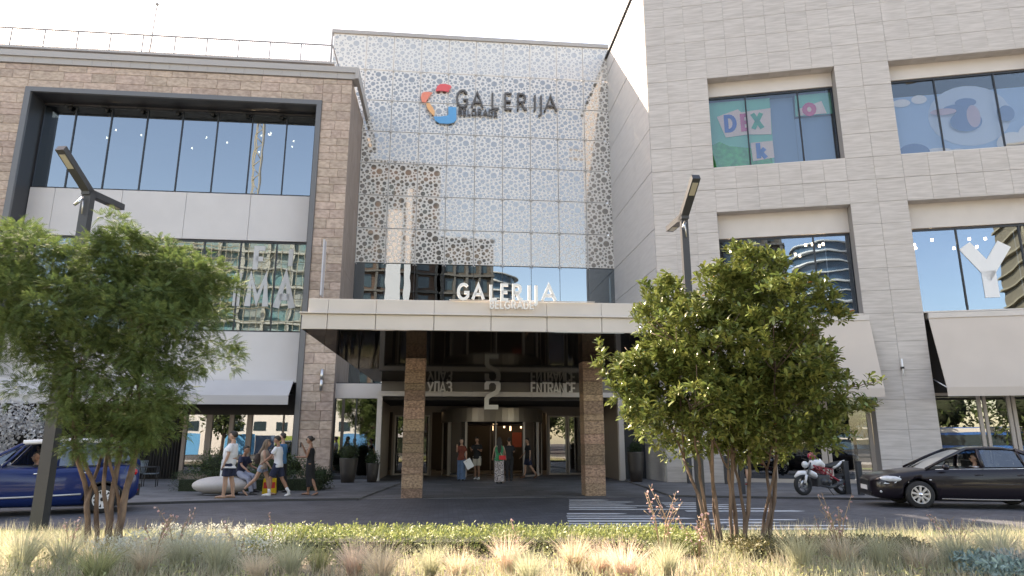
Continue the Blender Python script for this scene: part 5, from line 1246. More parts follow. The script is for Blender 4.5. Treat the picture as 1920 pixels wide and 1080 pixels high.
# --- motorcycle
mc = thing('motorcycle', 'white, red and black naked motorcycle parked on the right pavement facing left', 'motorcycle', (8.62, 20.55, SWZ), R(17)); mc.scale = (1.02, 1.02, 1.02)
red_m = mat('red_frame_paint', (.35, .015, .03), .35, coat=.6)
for wx, tw_ in ((0, .055), (1.36, .075)):
    w = link('wheel', None, mc, loc=(wx, 0, .30))
    MB().lathe([(.215, tw_), (.27, tw_), (.30, tw_ * .5), (.305, 0), (.30, -tw_ * .5), (.27, -tw_), (.215, -tw_)], 28, axis='y').build('tyre', M['rubber'], w)
    p = MB(); p.lathe([(.2, .03), (.225, .035), (.225, -.035), (.2, -.03), (.2, .03)], 28, axis='y'); p.build('rim', M['dark_metal'], w)
    p = MB()
    for i in range(5): a = 2 * math.pi * i / 5; p.tube([(.03 * math.cos(a), 0, .03 * math.sin(a)), (.21 * math.cos(a), 0, .21 * math.sin(a))], [.02, .012], 6)
    p.build('spoke', M['dark_metal'], w); MB().lathe([(.07, -.05), (.13, -.05), (.13, -.055), (.07, -.055)], 20, axis='y').build('brake_disc', M['steel'], w)
p = MB(); p.tube([(0, .09, .3), (.27, .08, .92)], [.028, .022], 8); p.tube([(0, -.09, .3), (.27, -.08, .92)], [.028, .022], 8); p.build('fork', M['dark_metal'], mc)
p = MB(); p.tube([(-.26, 0, .52), (-.1, 0, .62), (.08, 0, .625), (.2, 0, .55)], [.03, .07, .075, .05], 10, ell=[1, 1, 1, 1]); p.tube([(.0, -.1, .34), (.07, -.1, .58)], .035, 8); p.build('front_mudguard', whitep, mc)
MB().ball((.13, 0, .86), (.09, .10, .10), 14, 10).build('headlight', lens, mc)
p = MB(); p.tube([(.20, 0, .98), (.26, .1, 1.0), (.34, .36, 1.03)], .014, 6); p.tube([(.20, 0, .98), (.26, -.1, 1.0), (.34, -.36, 1.03)], .014, 6); p.tube([(.3, -.28, 1.02), (.25, -.33, 1.16)], .008, 5); p.tube([(.3, .28, 1.02), (.25, .33, 1.16)], .008, 5); p.build('handlebar', M['black'], mc)
for s_ in (-1, 1): MB().ball((.24, s_ * .34, 1.18), (.02, .07, .045), 10, 8).build('mirror', M['black'], mc)
p = MB(); p.tube([(.30, 0, .80), (.42, 0, .90), (.62, 0, .92), (.80, 0, .80)], [.09, .125, .12, .07], 14, ell=[1, 1.1, 1.05, 1]); solid('fuel_tank', p, whitep, mc, .014)
p = MB(); p.tube([(.22, 0, .66), (.36, 0, .58), (.50, 0, .46)], [.07, .09, .05], 10, ell=[2, 2, 1.8]); p.build('side_fairing', whitep, mc)
p = MB()
for s_ in (-1, 1):
    y = s_ * .12; J = [(.32, y, .84), (.55, y, .66), (.5, y, .8), (.75, y, .6), (.72, y, .76), (.95, y, .56), (.98, y, .72)]
    for a, b in ((0, 1), (1, 2), (2, 3), (3, 4), (4, 5), (5, 6), (0, 2), (2, 4), (4, 6), (1, 3), (3, 5)): p.tube([J[a], J[b]], .016, 6)
p.tube([(.9, .11, .55), (1.36, .11, .3)], .03, 6); p.tube([(.9, -.11, .55), (1.36, -.11, .3)], .03, 6); p.build('trellis_frame', red_m, mc)
p = MB(); p.slab(.42, .86, -.16, .16, .24, .56, .04); p.lathe([(0, -.19), (.1, -.19), (.1, .19), (0, .19)], 16, (.62, 0, .38), 'y'); p.lathe([(0, -.2), (.07, -.2), (.07, .2), (0, .2)], 14, (.8, 0, .36), 'y'); p.build('engine', M['dark_metal'], mc)
p = MB(); p.tube([(.78, 0, .80), (.95, 0, .80), (1.15, 0, .86), (1.35, 0, .92)], [.07, .08, .07, .04], 10, ell=[1.2, 1.4, 1.4, 1.2]); p.build('seat', M['black'], mc)
p = MB(); p.tube([(1.05, 0, .76), (1.3, 0, .86), (1.56, 0, .97)], [.07, .06, .015], 8, ell=[1.6, 1.5, 1.2]); p.build('tail_cowl', whitep, mc)
p = MB(); p.tube([(.45, -.13, .28), (.8, -.17, .22), (1.0, -.17, .26)], [.03, .04, .06], 8); p.tube([(1.0, -.17, .26), (1.25, -.18, .36)], .06, 10); p.build('exhaust', M['dark_metal'], mc)
p = MB(); p.tube([(1.4, 0, .8), (1.6, 0, .55)], [.02, .015], 6); p.box(1.57, 1.6, -.09, .09, .45, .6); p.build('plate_holder', M['black'], mc)
p = MB(); p.tube([(.7, -.15, .25), (.78, -.3, .01)], .012, 6); p.build('side_stand', M['black'], mc)
MB().ball((.42, .02, 1.1), (.13, .12, .11), 14, 10).build('helmet', mat('red_helmet', (.4, .02, .06), .25, coat=1), mc)
# ================================================================== STREET FURNITURE
def lamp(label, loc, H_, rz, tw0=.15, tw1=.105):
    t = thing('street_lamp', label, 'street lamp', loc, rz, group='two armed charcoal street lamps')
    p = MB(); a, b = tw0, tw1
    vs = [(-a, -a * .75, 0), (a, -a * .75, 0), (a, a * .75, 0), (-a, a * .75, 0), (-b, -b * .75, H_), (b, -b * .75, H_), (b, b * .75, H_), (-b, b * .75, H_)]
    p.add(vs, [(0, 3, 2, 1), (4, 5, 6, 7), (0, 1, 5, 4), (1, 2, 6, 5), (2, 3, 7, 6), (3, 0, 4, 7)]); p.build('pole', M['dark_metal'], t)
    p = MB(); p.box(-.25, .25, -.2, .2, 0, .02); p.build('base_plate', M['dark_metal'], t)
    for s_, L_, up_ in ((-1, 1.02, .62), (1, .95, .05)):
        # arm along local y, rising outwards
        d = Vector((0, s_, up_)).normalized(); n = Vector((0, -s_ * up_, 1)).normalized()
        if s_ > 0: n = Vector((0, -up_, 1)).normalized()
        o = Vector((0, 0, H_ - .02))
        def box_along(s0, s1, w, h0, h1, nm, m):
            V = []
            for q in (s0, s1):
                for x in (-w, w):
                    for h in (h0, h1): V.append(o + d * q + Vector((x, 0, 0)) + n * h)
            q = MB(); q.add(V, [(0, 1, 3, 2), (4, 6, 7, 5), (0, 4, 5, 1), (2, 3, 7, 6), (0, 2, 6, 4), (1, 5, 7, 3)]); return q.build(nm, m, t)
        box_along(-.1, L_, .08, -.03, .09, 'arm', M['dark_metal']); box_along(L_ * .6, L_ * .9, .055, -.04, -.03, 'led_panel', M['lamp_glass'])
    p = MB(); p.tube([(-.02, -.12, H_ - .15), (-.1, -.2, H_ - .3)], .03, 6); p.tube([(-.02, -.1, H_ - .1), (.0, -.1, H_ - .45)], .012, 5); p.build('camera_bracket', M['steel'], t)
    return t
lamp('charcoal two-armed street lamp rising behind the left feathery tree', (-8.08, 12.0, 0.1), 6.12, R(-4), .112, .088)
lamp('charcoal two-armed street lamp rising behind the right leafy tree', (3.52, 13.0, 0.0), 6.08, R(4), .075, .07)
M['bench'] = mat('pale_terrazzo', (.50, .46, .43), .6, noise_amt=.2, noise_scale=20)
bn = thing('pebble_bench', 'big pale oval pebble shaped stone bench on the left pavement', 'bench', (-8.75, 20.85, .055))
p = MB(); p.ball((0, 0, .27), (.84, .55, .26), 32, 16); p.build('pebble', M['bench'], bn); p = MB(); p.lathe([(0, 0), (.5, 0), (.5, .05), (0, .05)], 24, (0, 0, .0)); p.build('foot', M['dark_metal'], bn)
pb = thing('paper_bag', 'white paper carrier bag with dark print standing on the pebble bench', 'bag', (-8.6, 20.75, .56), R(15))
p = MB(); p.prism([(-.15, 0), (.15, 0), (.17, .5), (-.13, .52)], -.06, .06, axis='y'); p.build('bag_body', M['white'], pb)
p = MB(); p.lathe([(0, -.066), (.05, -.066)], 12, (.03, 0, .38), 'y'); p.box(-.12, .12, -.066, -.064, .2, .26); p.box(-.1, .1, -.066, -.064, .06, .08); p.build('printed_mark', M['black'], pb)
p = MB(); p.tube([(-.08, 0, .5), (-.05, 0, .62), (.05, 0, .62), (.08, 0, .5)], .008, 5); p.build('handle', M['white'], pb)
yb = thing('shopping_bag', 'yellow and red shopping bag behind the walking young people', 'bag', (-7.4, 21.2, .055), R(10))
p = MB(); p.prism([(-.2, 0), (.2, 0), (.18, .45), (-.18, .45)], -.08, .08, axis='y'); p.build('bag_body', mat('yellow_bag', (.75, .48, .02), .6), yb)
p = MB(); p.box(-.17, .17, -.085, -.081, .16, .34); p.build('red_print', mat('red_print', (.6, .04, .03), .6), yb)
# bollards
def bollard(label, loc, h, w, lean=0):
    t = thing('bollard', label, 'bollard', loc, 0, group='dark metal bollards'); t.rotation_euler = (0, R(lean), 0)
    p = MB(); p.slab(-w, w, -w, w, 0, h, .01); p.build('post', M['dark_metal'], t); p = MB(); p.box(-w - .01, w + .01, -w - .01, w + .01, h, h + .02); p.build('cap', M['dark_metal'], t)
bollard('dark square bollard just behind the rear wheel of the motorcycle', (10.12, 20.95, .055), .95, .075)
bollard('dark square bollard nearest the nose of the dark sedan', (10.42, 20.75, .055), .95, .07)
bollard('dark bollard on the kerb behind the right tree stems', (7.0, 21.1, .055), .95, .07)
bollard('dark post against the corner of the grey stone wing', (6.75, 26.3, .055), .95, .09)
bollard('dark post between grey corner stone and first shop door', (8.1, 26.0, .055), 1.0, .1)

wick = mat('blue_grey_wicker', (.16, .20, .23), .7, noise_amt=.6, noise_scale=30)
def tchair(label, loc, rz):
    t = thing('terrace_chair', label, 'chair', loc, rz, group='woven terrace chairs at the left cafe')
    p = MB()
    for i in range(7): p.box(-.24 + i * .07, -.2 + i * .07, -.24, .24, .43, .46)
    p.build('seat', wick, t)
    p = MB()
    for i in range(8): p.tube([(.24, -.26 + i * .074, .46), (.30, -.26 + i * .074, .86)], .014, 5)
    p.tube([(.30, -.27, .86), (.30, .27, .86)], .02, 6); p.build('backrest', wick, t)
    for sy in (-1, 1):
        MB().tube([(-.22, sy * .26, .66), (.28, sy * .26, .68)], .018, 6).build('armrest', M['black'], t)
        for sx_ in (-1, 1): MB().tube([(sx_ * .22, sy * .25, 0), (sx_ * .22, sy * .25, .66 if sx_ < 0 else .46)], .014, 6).build('leg', M['black'], t)
tchair('woven blue-grey terrace chair just right of the blue car', (-12.75, 24.4, .055), R(200)); tchair('woven terrace chair half hidden behind the tree stems', (-13.6, 24.9, .055), R(-20))
# ================================================================== PLANTS
def leafmat(name, c, c2=None, trans=.35, isl=.3, hue=.02, rough=.5):
    return mat(name, c, rough, island=isl, trans=trans, hueshift=hue, spec=.4)
def rot_to(D, spin):
    """arrays: build orthonormal frames with first axis D"""
    D = D / np.linalg.norm(D, axis=1, keepdims=True)
    up = np.tile(np.array([0, 0, 1.]), (len(D), 1)); bad = np.abs(D[:, 2]) > .97; up[bad] = (1, 0, 0)
    S = np.cross(D, up); S /= np.linalg.norm(S, axis=1, keepdims=True); U = np.cross(S, D)
    c, s = np.cos(spin)[:, None], np.sin(spin)[:, None]
    return D, S * c + U * s, -S * s + U * c
def leaf_tpl(w=.4, fold=.12, curve=.12):
    """obovate leaf, unit length along x: 8 verts, 3 quads each half -> 6 quads"""
    xs = [0, .35, .72, 1.0]; ws = [.06, .34, .5, .08]
    V = []; 
    for x, q in zip(xs, ws):
        z = -curve * x * x; V += [(x, -q * w, z + fold * q), (x, 0, z), (x, q * w, z + fold * q)]
    Q = []
    for i in range(3):
        for j in range(2): Q.append((i * 3 + j, i * 3 + j + 1, (i + 1) * 3 + j + 1, (i + 1) * 3 + j))
    return np.array(V), np.array(Q)
def scatter(tplV, tplQ, P, D, spin, size):
    A, B, C_ = rot_to(D, spin); n = len(P); k = len(tplV)
    V = P[:, None, :] + size[:, None, None] * (tplV[None, :, 0:1] * A[:, None, :] + tplV[None, :, 1:2] * B[:, None, :] + tplV[None, :, 2:3] * C_[:, None, :])
    Q = tplQ[None] + (np.arange(n) * k)[:, None, None]
    return V.reshape(-1, 3), Q.reshape(-1, tplQ.shape[1])
def px2(x, y, Y):   # a point of the photograph's outline placed at depth Y
    a = (x - 960) / 1250; b = (540 - y) / 1250; p_ = math.atan(288 / 1250); d = Vector((a, math.cos(p_) - b * math.sin(p_), math.sin(p_) + b * math.cos(p_))); d *= Y / d.y
    return np.array((d.x, Y, d.z + 1.6))
def crown_points(blobs, Y, ppm, n, shell=.55, ydepth=1.0, rng=RNG):
    C_ = np.array([px2(x, y, Y) for x, y, r_ in blobs]); r_ = np.array([b[2] / ppm for b in blobs])
    yo = rng.uniform(-.5, .5, len(blobs)) * ydepth; C_[:, 1] += yo
    idx = rng.choice(len(blobs), n, p=r_ ** 2 / np.sum(r_ ** 2)); d = rng.normal(size=(n, 3)); d /= np.linalg.norm(d, axis=1, keepdims=True)
    rad = r_[idx] * (shell + (1 - shell) * rng.random(n) ** .6) * rng.uniform(.9, 1.12, n)
    P = C_[idx] + d * rad[:, None]; P[:, 1] += d[:, 1] * rad * .15
    return P, d, idx, C_
def clump_points(blobs, Y, ppm, n, nc, cr, ydepth=1.7, inner=.15, shoots=0, rng=RNG):
    """foliage gathered in many small clumps on the surface of the big crown masses"""
    P0, d0, idx, C_ = crown_points(blobs, Y, ppm, nc, shell=.62, ydepth=ydepth, rng=rng)
    rc = rng.uniform(cr[0], cr[1], nc); k = rng.choice(nc, n, p=rc ** 2 / np.sum(rc ** 2))
    d = rng.normal(size=(n, 3)); d[:, 2] = np.where(d[:, 2] < -.3, -d[:, 2] * .5, d[:, 2]); d = d + d0[k] * .5; d /= np.linalg.norm(d, axis=1, keepdims=True)
    P = P0[k] + d * (rc[k] * (.55 + .5 * rng.random(n)))[:, None] * np.array([1, 1, .75])
    m = int(n * inner); Pi, di, _, _ = crown_points(blobs, Y, ppm, m, shell=.1, ydepth=ydepth * .6, rng=rng)
    P[:m] = Pi; d[:m] = di
    if shoots:
        S = rng.choice(nc, shoots); ex = []; ed = []
        for s_ in S:
            u = d0[s_] * .6 + np.array([0, 0, .7]) + rng.normal(size=3) * .2; u /= np.linalg.norm(u)
            for q in range(5): ex.append(P0[s_] + u * (rc[s_] * .8 + .05 * q)); ed.append(u)
        P = np.vstack([P, ex]); d = np.vstack([d, ed])
    return P, d, idx, C_
def stem(mb, pts, r0_, r1_, n=8):
    P = [Vector(p) for p in pts]; out = []
    for i in range(len(P) - 1):
        for j in range(4): out.append(P[i].lerp(P[i + 1], j / 4) + Vector([random.uniform(-.012, .012) for _ in range(3)]))
    out.append(P[-1]); k = len(out)
    mb.tube(out, [lerp(r0_, r1_, i / (k - 1)) * random.uniform(.92, 1.08) for i in range(k)], n)
barkm = mat('smooth_brown_bark', (.20, .14, .105), .85, noise_amt=1, noise_scale=9, col2=(.08, .055, .045), bump=.6, bump_scale=30, stretch=(1, 1, .35))

# --- left tree: feathery foliage
YL = 10.3
lt = thing('feathery_tree', 'bushy multi-stemmed tree with feathery drooping foliage in front of the brown wing', 'tree', (0, 0, 0))
blobsL = [(240, 468, 42), (245, 490, 62), (165, 500, 70), (100, 500, 62), (40, 540, 62), (-20, 560, 60), (20, 600, 62), (100, 580, 80), (180, 590, 70), (300, 500, 65), (350, 545, 62), (390, 510, 40), (400, 560, 42), (270, 600, 88), (350, 610, 62), (385, 640, 30), (70, 640, 55), (140, 680, 68), (220, 700, 80), (310, 680, 72), (360, 670, 36), (300, 740, 52), (220, 780, 58), (160, 750, 52), (190, 820, 38), (255, 810, 36), (120, 720, 46), (330, 560, 60), (200, 815, 52), (245, 835, 40), (290, 800, 46), (-10, 520, 60), (190, 600, 70), (150, 550, 70), (60, 470, 50), (60, 660, 60), (240, 540, 80), (320, 770, 26)]
P, d, idx, CL = clump_points(blobsL, YL, 145, 32000, 340, (.15, .29), ydepth=1.7, inner=.36)
fr_n = 8
tv = []; tq = []
for i in range(fr_n):
    x = .12 + .88 * i / (fr_n - 1); L_ = .24 * math.sin(math.pi * (.15 + .8 * x)) ; dz = -.35 * x * x; w = .036
    for s_ in (-1, 1):
        k = len(tv); tv += [(x - w, 0, dz), (x + w, 0, dz - .01), (x + w * .8 + .09, s_ * L_, dz - .06), (x - w * .8 + .09, s_ * L_, dz - .05)]; tq.append((k, k + 1, k + 2, k + 3))
tv = np.array(tv); tq = np.array(tq)
D = d * .8 + RNG.normal(size=d.shape) * .35 + np.array([0, 0, -.05])
V, Q = scatter(tv, tq, P, D, RNG.uniform(-.6, .6, len(P)), RNG.uniform(.09, .17, len(P)))
lm1 = leafmat('feathery_leaf_green', (.10, .15, .048), trans=.3, isl=.35, hue=.02, rough=.8)
link('crown', np_mesh('crown', V, Q, lm1), lt, kind='stuff')
# inner dark twigs and stems
def stems(parent, bases, Ybase, blobs_c, r0_=.06, nbranch=2, tops=None):
    for bx, by, tx, ty, r_ in bases:
        a = px2(bx, by, Ybase); b = px2(tx, ty, Ybase); a[2] = .1
        mid = (a + b) / 2 + np.array([random.uniform(-.05, .05), random.uniform(-.1, .1), 0]); b[1] += random.uniform(-.4, .4)
        mb = MB(); stem(mb, [a, mid, b], r_, r_ * .7); mb.build('stem', barkm, parent)
        near = sorted(range(len(blobs_c)), key=lambda i: abs(blobs_c[i][0] - b[0]) + .5 * abs(blobs_c[i][2] - b[2] - 1.0))[:nbranch + 2]
        mb = MB()
        for i in random.sample(near, nbranch):
            c = blobs_c[i]; m_ = (b + c) / 2 + np.array([0, random.uniform(-.1, .1), .05]); stem(mb, [b, m_, c], r_ * .5, r_ * .15, 6)
            for _ in range(3): e = c + np.array([random.uniform(-.5, .5), random.uniform(-.5, .5), random.uniform(-.1, .6)]); stem(mb, [m_ * .3 + c * .7, e], r_ * .25, .006, 5)
        mb.build('branch', barkm, parent)
stems(lt, [(168, 1003, 160, 830, .042), (183, 1000, 168, 830, .036), (172, 1000, 176, 860, .032), (205, 1000, 222, 820, .05), (212, 998, 194, 830, .034), (222, 1000, 242, 810, .058), (232, 1000, 215, 850, .032)], YL, CL)

# --- right tree: glossy leaves in rosettes
YR = 9.9
rt_ = thing('glossy_leaf_tree', 'multi-stemmed shrub tree with glossy light green leaf rosettes in front of the grey wing', 'tree', (0, 0, 0))
blobsR = [(1390, 520, 46), (1330, 560, 62), (1260, 555, 48), (1450, 550, 44), (1400, 590, 70), (1480, 610, 55), (1525, 650, 40), (1250, 620, 52), (1310, 660, 80), (1420, 680, 85), (1500, 690, 62), (1540, 740, 46), (1220, 690, 55), (1170, 690, 34), (1200, 760, 42), (1270, 760, 72), (1370, 770, 80), (1460, 770, 70), (1530, 800, 42), (1235, 815, 30), (1320, 820, 48), (1410, 830, 50), (1490, 830, 40), (1570, 790, 26), (1590, 710, 16), (1240, 540, 20), (1390, 490, 20)]
P, d, idx, CR_ = clump_points(blobsR, YR, 145, 5400, 240, (.14, .30), ydepth=1.7, inner=.4, shoots=60)
# side shoot reaching right
sh_ = np.array([px2(x, y, YR) for x, y in ((1590, 735), (1610, 725), (1625, 722), (1640, 718), (1652, 712), (1600, 715), (1630, 708))]); P = np.vstack([P, sh_]); d = np.vstack([d, np.tile([.8, 0, .4], (len(sh_), 1))])
Pl = []; Dl = []; Sl = []
for p_, q in zip(P, d):
    ax = q * .6 + np.array([0, 0, .55]) + RNG.normal(size=3) * .25; ax /= np.linalg.norm(ax)
    k = RNG.integers(6, 10); th0 = RNG.random() * 6.28
    a = np.cross(ax, [0.3, .2, 1]); a /= np.linalg.norm(a); b = np.cross(ax, a)
    for i in range(k):
        th = th0 + i * 2.4; el = .25 + .7 * RNG.random(); v = (a * math.cos(th) + b * math.sin(th)) * math.cos(el) + ax * math.sin(el)
        Pl.append(p_ + ax * (-.05 + .012 * i)); Dl.append(v); Sl.append(RNG.uniform(.08, .135))
Pl = np.array(Pl); Dl = np.array(Dl); Sl = np.array(Sl); lv, lq = leaf_tpl(w=.42)
lm2 = leafmat('glossy_leaf_green', (.15, .185, .055), trans=.2, isl=.4, hue=.025, rough=.26)
# 280 leaves that show largest are parts of their own, the rest one mass
order = np.argsort(Pl[:, 1]); single = set(order[:280].tolist()); rest = np.array([i for i in range(len(Pl)) if i not in single])
V, Q = scatter(lv, lq, Pl[rest], Dl[rest], RNG.uniform(-.5, .5, len(rest)), Sl[rest]); link('crown', np_mesh('crown', V, Q, lm2, True), rt_, kind='stuff')
lme = np_mesh('leaf', lv, lq, lm2, True)
for i in single:
    o = link('leaf', lme, rt_, loc=tuple(Pl[i])); o.rotation_mode = 'QUATERNION'; o.rotation_quaternion = Vector(Dl[i]).to_track_quat('X', 'Z'); s_ = float(Sl[i]); o.scale = (s_, s_, s_)
rl_ = [i for i in RNG.choice(len(P), 60)]
V, Q = scatter(lv, lq, P[rl_] + .03, d[rl_] + .2, RNG.uniform(-1, 1, 60), RNG.uniform(.07, .1, 60)); link('orange_leaf', np_mesh('orange_leaf', V, Q, leafmat('orange_leaf', (.42, .13, .03)), True), rt_, kind='stuff', label='few orange and red old leaves')
stems(rt_, [(1330, 985, 1285, 860, .03), (1338, 990, 1302, 850, .028), (1345, 1000, 1322, 840, .032), (1352, 1010, 1342, 850, .03), (1385, 1010, 1372, 850, .036), (1372, 1005, 1362, 880, .028), (1392, 1000, 1412, 840, .035), (1420, 985, 1452, 860, .024), (1440, 1030, 1470, 850, .036), (1425, 1025, 1448, 880, .03), (1400, 1000, 1386, 860, .028)], YR, CR_)
mb = MB(); stem(mb, [px2(1540, 740, YR), px2(1580, 728, YR), px2(1620, 722, YR), px2(1655, 712, YR)], .012, .004, 5); mb.build('branch', barkm, rt_)

# --- shrub helper: many small leaves in a volume
def shrub(name, label, cat, center, rad, n, size, m, parent_pot=None, box=None, group=None, w=.45):
    t = thing(name, label, cat, center, 0, group)
    if box is None:
        q = RNG.normal(size=(n, 3)); q /= np.linalg.norm(q, axis=1, keepdims=True); rr = (.6 + .42 * RNG.random(n)) * (1 + .12 * np.sin(5 * q[:, 0] + 3 * q[:, 2])); Pq = q * rr[:, None] * np.array(rad); dd_ = q
    else:
        u = RNG.random((n, 3)) * 2 - 1; ax = RNG.integers(0, 3, n); sg = np.where(RNG.random(n) < .5, -1, 1); u[np.arange(n), ax] = sg * (.8 + .25 * RNG.random(n)); u[:, 2] = np.abs(u[:, 2]) ; Pq = u * np.array(box); dd_ = np.zeros((n, 3)); dd_[np.arange(n), ax] = sg; dd_[:, 2] = np.abs(dd_[:, 2])
    Pq += RNG.normal(size=(n, 3)) * size * .5
    tv_, tq_ = leaf_tpl(w=w)
    V, Q = scatter(tv_, tq_, Pq, dd_ + RNG.normal(size=(n, 3)) * .7 + np.array([0, 0, .2]), RNG.uniform(-1, 1, n), RNG.uniform(.7, 1.3, n) * size)
    link('foliage', np_mesh('foliage', V, Q, m), t, kind='stuff')
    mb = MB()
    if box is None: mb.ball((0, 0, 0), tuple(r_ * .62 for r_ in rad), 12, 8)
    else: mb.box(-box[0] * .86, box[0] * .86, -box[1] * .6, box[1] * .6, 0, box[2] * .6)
    mb.build('shade_core', mat('painted_leaf_shade', (.02, .028, .012), .95) if 'painted_leaf_shade' not in bpy.data.materials else bpy.data.materials['painted_leaf_shade'], t)  # solid near-black core, painted shade for the inside of the foliage
    return t
dkg = leafmat('dark_box_leaf', (.035, .06, .022), isl=.35); mdg = leafmat('mid_green_leaf', (.06, .09, .03), isl=.35)
shrub('clipped_hedge', 'low clipped dark hedge behind the pebble bench', 'hedge', (-9.3, 22.4, .05), None, 5200, .035, dkg, box=(1.55, .45, .6))
shrub('clipped_hedge', 'low dark hedge behind the walking young people', 'hedge', (-6.95, 22.7, .05), None, 3500, .035, dkg, box=(.75, .4, .6))
shrub('leafy_shrub', 'loose dark green shrub behind the hedge under the left shop windows', 'shrub', (-10.1, 23.6, .75), (.9, .4, .55), 2200, .07, mdg)
shrub('leafy_shrub', 'loose dark green shrub right of the standing man under the shop windows', 'shrub', (-8.0, 23.6, .75), (1.3, .4, .5), 2600, .07, mdg)
shrub('leafy_shrub', 'rounded dark shrub at the foot of the brown stone pier', 'shrub', (-6.55, 23.4, .4), (.55, .4, .42), 1500, .06, dkg)
potm = mat('brown_metal_pot', (.035, .028, .025), .5)
for (lab, x, y, h, r_, sh) in (('tall dark pot with round shrub beside the brown pier', -6.38, 26.9, .92, .36, (.40, .38, .42)), ('smaller dark pot with dark shrub by the portal jamb', -5.48, 27.1, .72, .26, (.24, .24, .3)), ('dark tapering pot right of the entrance under the canopy', 4.92, 27.4, 1.15, .33, (.26, .26, .22))):
    t = thing('planter_pot', lab, 'planter', (x, y, .055), 0, 'dark metal planters by the entrance')
    MB().lathe([(0, 0), (r_ * .68, 0), (r_ * .85, h * .4), (r_, h * .96), (r_, h), (r_ * .88, h), (r_ * .86, h - .08), (0, h - .08)], 24).build('pot', potm, t)
    shrub('potted_shrub', {0: 'round shrub growing in the tall pot by the brown pier', 1: 'dark shrub growing in the smaller pot by the portal', 2: 'small shrub growing in the pot right of the entrance'}[0 if x < -6 else (1 if x < 0 else 2)], 'shrub', (x, y, .055 + h + sh[2] * .55), sh, 900, .06, dkg)
# white flowering hanging plant at the left edge
wfm = leafmat('white_petals', (.55, .54, .54), trans=.2, isl=.2, hue=0)
t = thing('flower_garland', 'hanging cloud of white blossoms at the terrace on the far left', 'flowers', (0, 0, 0))
for (x, y, r_) in ((10, 775, 26), (45, 780, 26), (80, 785, 22), (25, 800, 20), (70, 805, 20), (5, 830, 18), (-10, 790, 20)):
    c = px2(x, y, 26.3); n = 300; q = RNG.normal(size=(n, 3)); q /= np.linalg.norm(q, axis=1, keepdims=True); Pq = c + q * (r_ / 46) * (RNG.random(n)[:, None] ** .4)
    tv_, tq_ = leaf_tpl(w=.9); V, Q = scatter(tv_, tq_, Pq, q + RNG.normal(size=q.shape) * .5, RNG.uniform(-2, 2, n), RNG.uniform(.06, .12, n)); link('blossom_cluster', np_mesh('blossom_cluster', V, Q, wfm), t, kind='stuff')
# trees across the street (mirrored)
for lab, x, y, r_ in (('round dark street tree across the street mirrored in the left shop', -24, -27, 2.2), ('round street tree across the street mirrored in the right shop', 22, -27, 3.0), ('tall street tree beside the bus mirrored in the right shop', 28, -35, 3.4), ('dense street tree at the far end mirrored in the right shop', 36, -36, 3.4), ('spreading street tree mirrored near the grey corner', 14, -28, 3.0), ('street tree left of the bus mirrored between the shop doors', 18, -32, 3.2), ('broad street tree right of the bus mirrored in the last shop', 33, -27, 3.4), ('big street tree behind the bus mirrored in the right shops', 25, -38, 4.0), ('large dark street tree mirrored in the entrance doors', 3, -30, 3.2), ('smaller dark street tree mirrored in the entrance doors', -4, -30, 2.6), ('dark street tree beyond the hoardings mirrored in the corner shop', 9, -33, 3.6)):
    t = shrub('street_tree', lab, 'tree', (x, y, 3.6 + r_ * .5), (r_, r_, r_ * .95), 800, .55, mdg); MB().tube([(0, 0, -3.6 - r_ * .5), (0, 0, 0)], [.2, .12], 8).build('trunk', barkm, t)

# --- foreground bed
def blades(P, H_, lean, w, rng=RNG, curve=.5, segs=3, droop=None):
    """curved tapered blades: P base (n,3), H_ length (n), lean (n,2)"""
    n = len(P); ts = np.linspace(0, 1, segs + 1); side = np.stack([-lean[:, 1], lean[:, 0], np.zeros(n)], 1); nn = np.linalg.norm(side, axis=1, keepdims=True); side = side / np.maximum(nn, 1e-6)
    ang = rng.uniform(0, 6.28, n); side = np.stack([np.cos(ang), np.sin(ang) * .4, np.zeros(n)], 1)
    V = np.zeros((n, (segs + 1) * 2, 3))
    for i, t_ in enumerate(ts):
        c = P.copy(); c[:, 0] += lean[:, 0] * H_ * t_ ** (1 + curve); c[:, 1] += lean[:, 1] * H_ * t_ ** (1 + curve); c[:, 2] += H_ * t_ * (1 - .35 * np.minimum(1, np.linalg.norm(lean, axis=1)) * t_)
        ww = (w * (1 - t_ * .85))[:, None]; V[:, 2 * i] = c - side * ww; V[:, 2 * i + 1] = c + side * ww
    base = (np.arange(n) * (segs + 1) * 2)[:, None]
    Q = np.concatenate([base + np.array([[2 * i, 2 * i + 1, 2 * i + 3, 2 * i + 2]]) for i in range(segs)], 0)
    return V.reshape(-1, 3), Q
straw = leafmat('straw_blade', (.64, .55, .42), trans=.45, isl=.3, hue=.012, rough=.7); strawp = leafmat('pink_straw_blade', (.74, .60, .49), trans=.45, isl=.25, hue=.01, rough=.7)
grn = leafmat('grass_green_blade', (.33, .35, .18), trans=.45, isl=.35, hue=.02, rough=.6); pale = leafmat('pale_green_blade', (.50, .50, .35), trans=.45, isl=.3, hue=.02, rough=.6); silver = leafmat('silver_leaf', (.62, .64, .57), trans=.25, isl=.25, hue=.01, rough=.7); bluey = leafmat('blue_grey_leaf', (.20, .30, .29), trans=.2, isl=.3, rough=.7)
def tuft_mesh(n, h, spread, m, name, seed, wb=.0042):
    rng = np.random.default_rng(seed); a = rng.uniform(0, 6.28, n); r_ = rng.random(n) ** .5 * .07
    P_ = np.stack([np.cos(a) * r_, np.sin(a) * r_, np.zeros(n)], 1); ln = (rng.random(n) ** .7)[:, None] * spread * np.stack([np.cos(a), np.sin(a)], 1) + rng.normal(size=(n, 2)) * .08
    V, Q = blades(P_, h * rng.uniform(.55, 1.05, n), ln, np.full(n, wb), rng, curve=.8, segs=4)
    return np_mesh(name, V, Q, m)
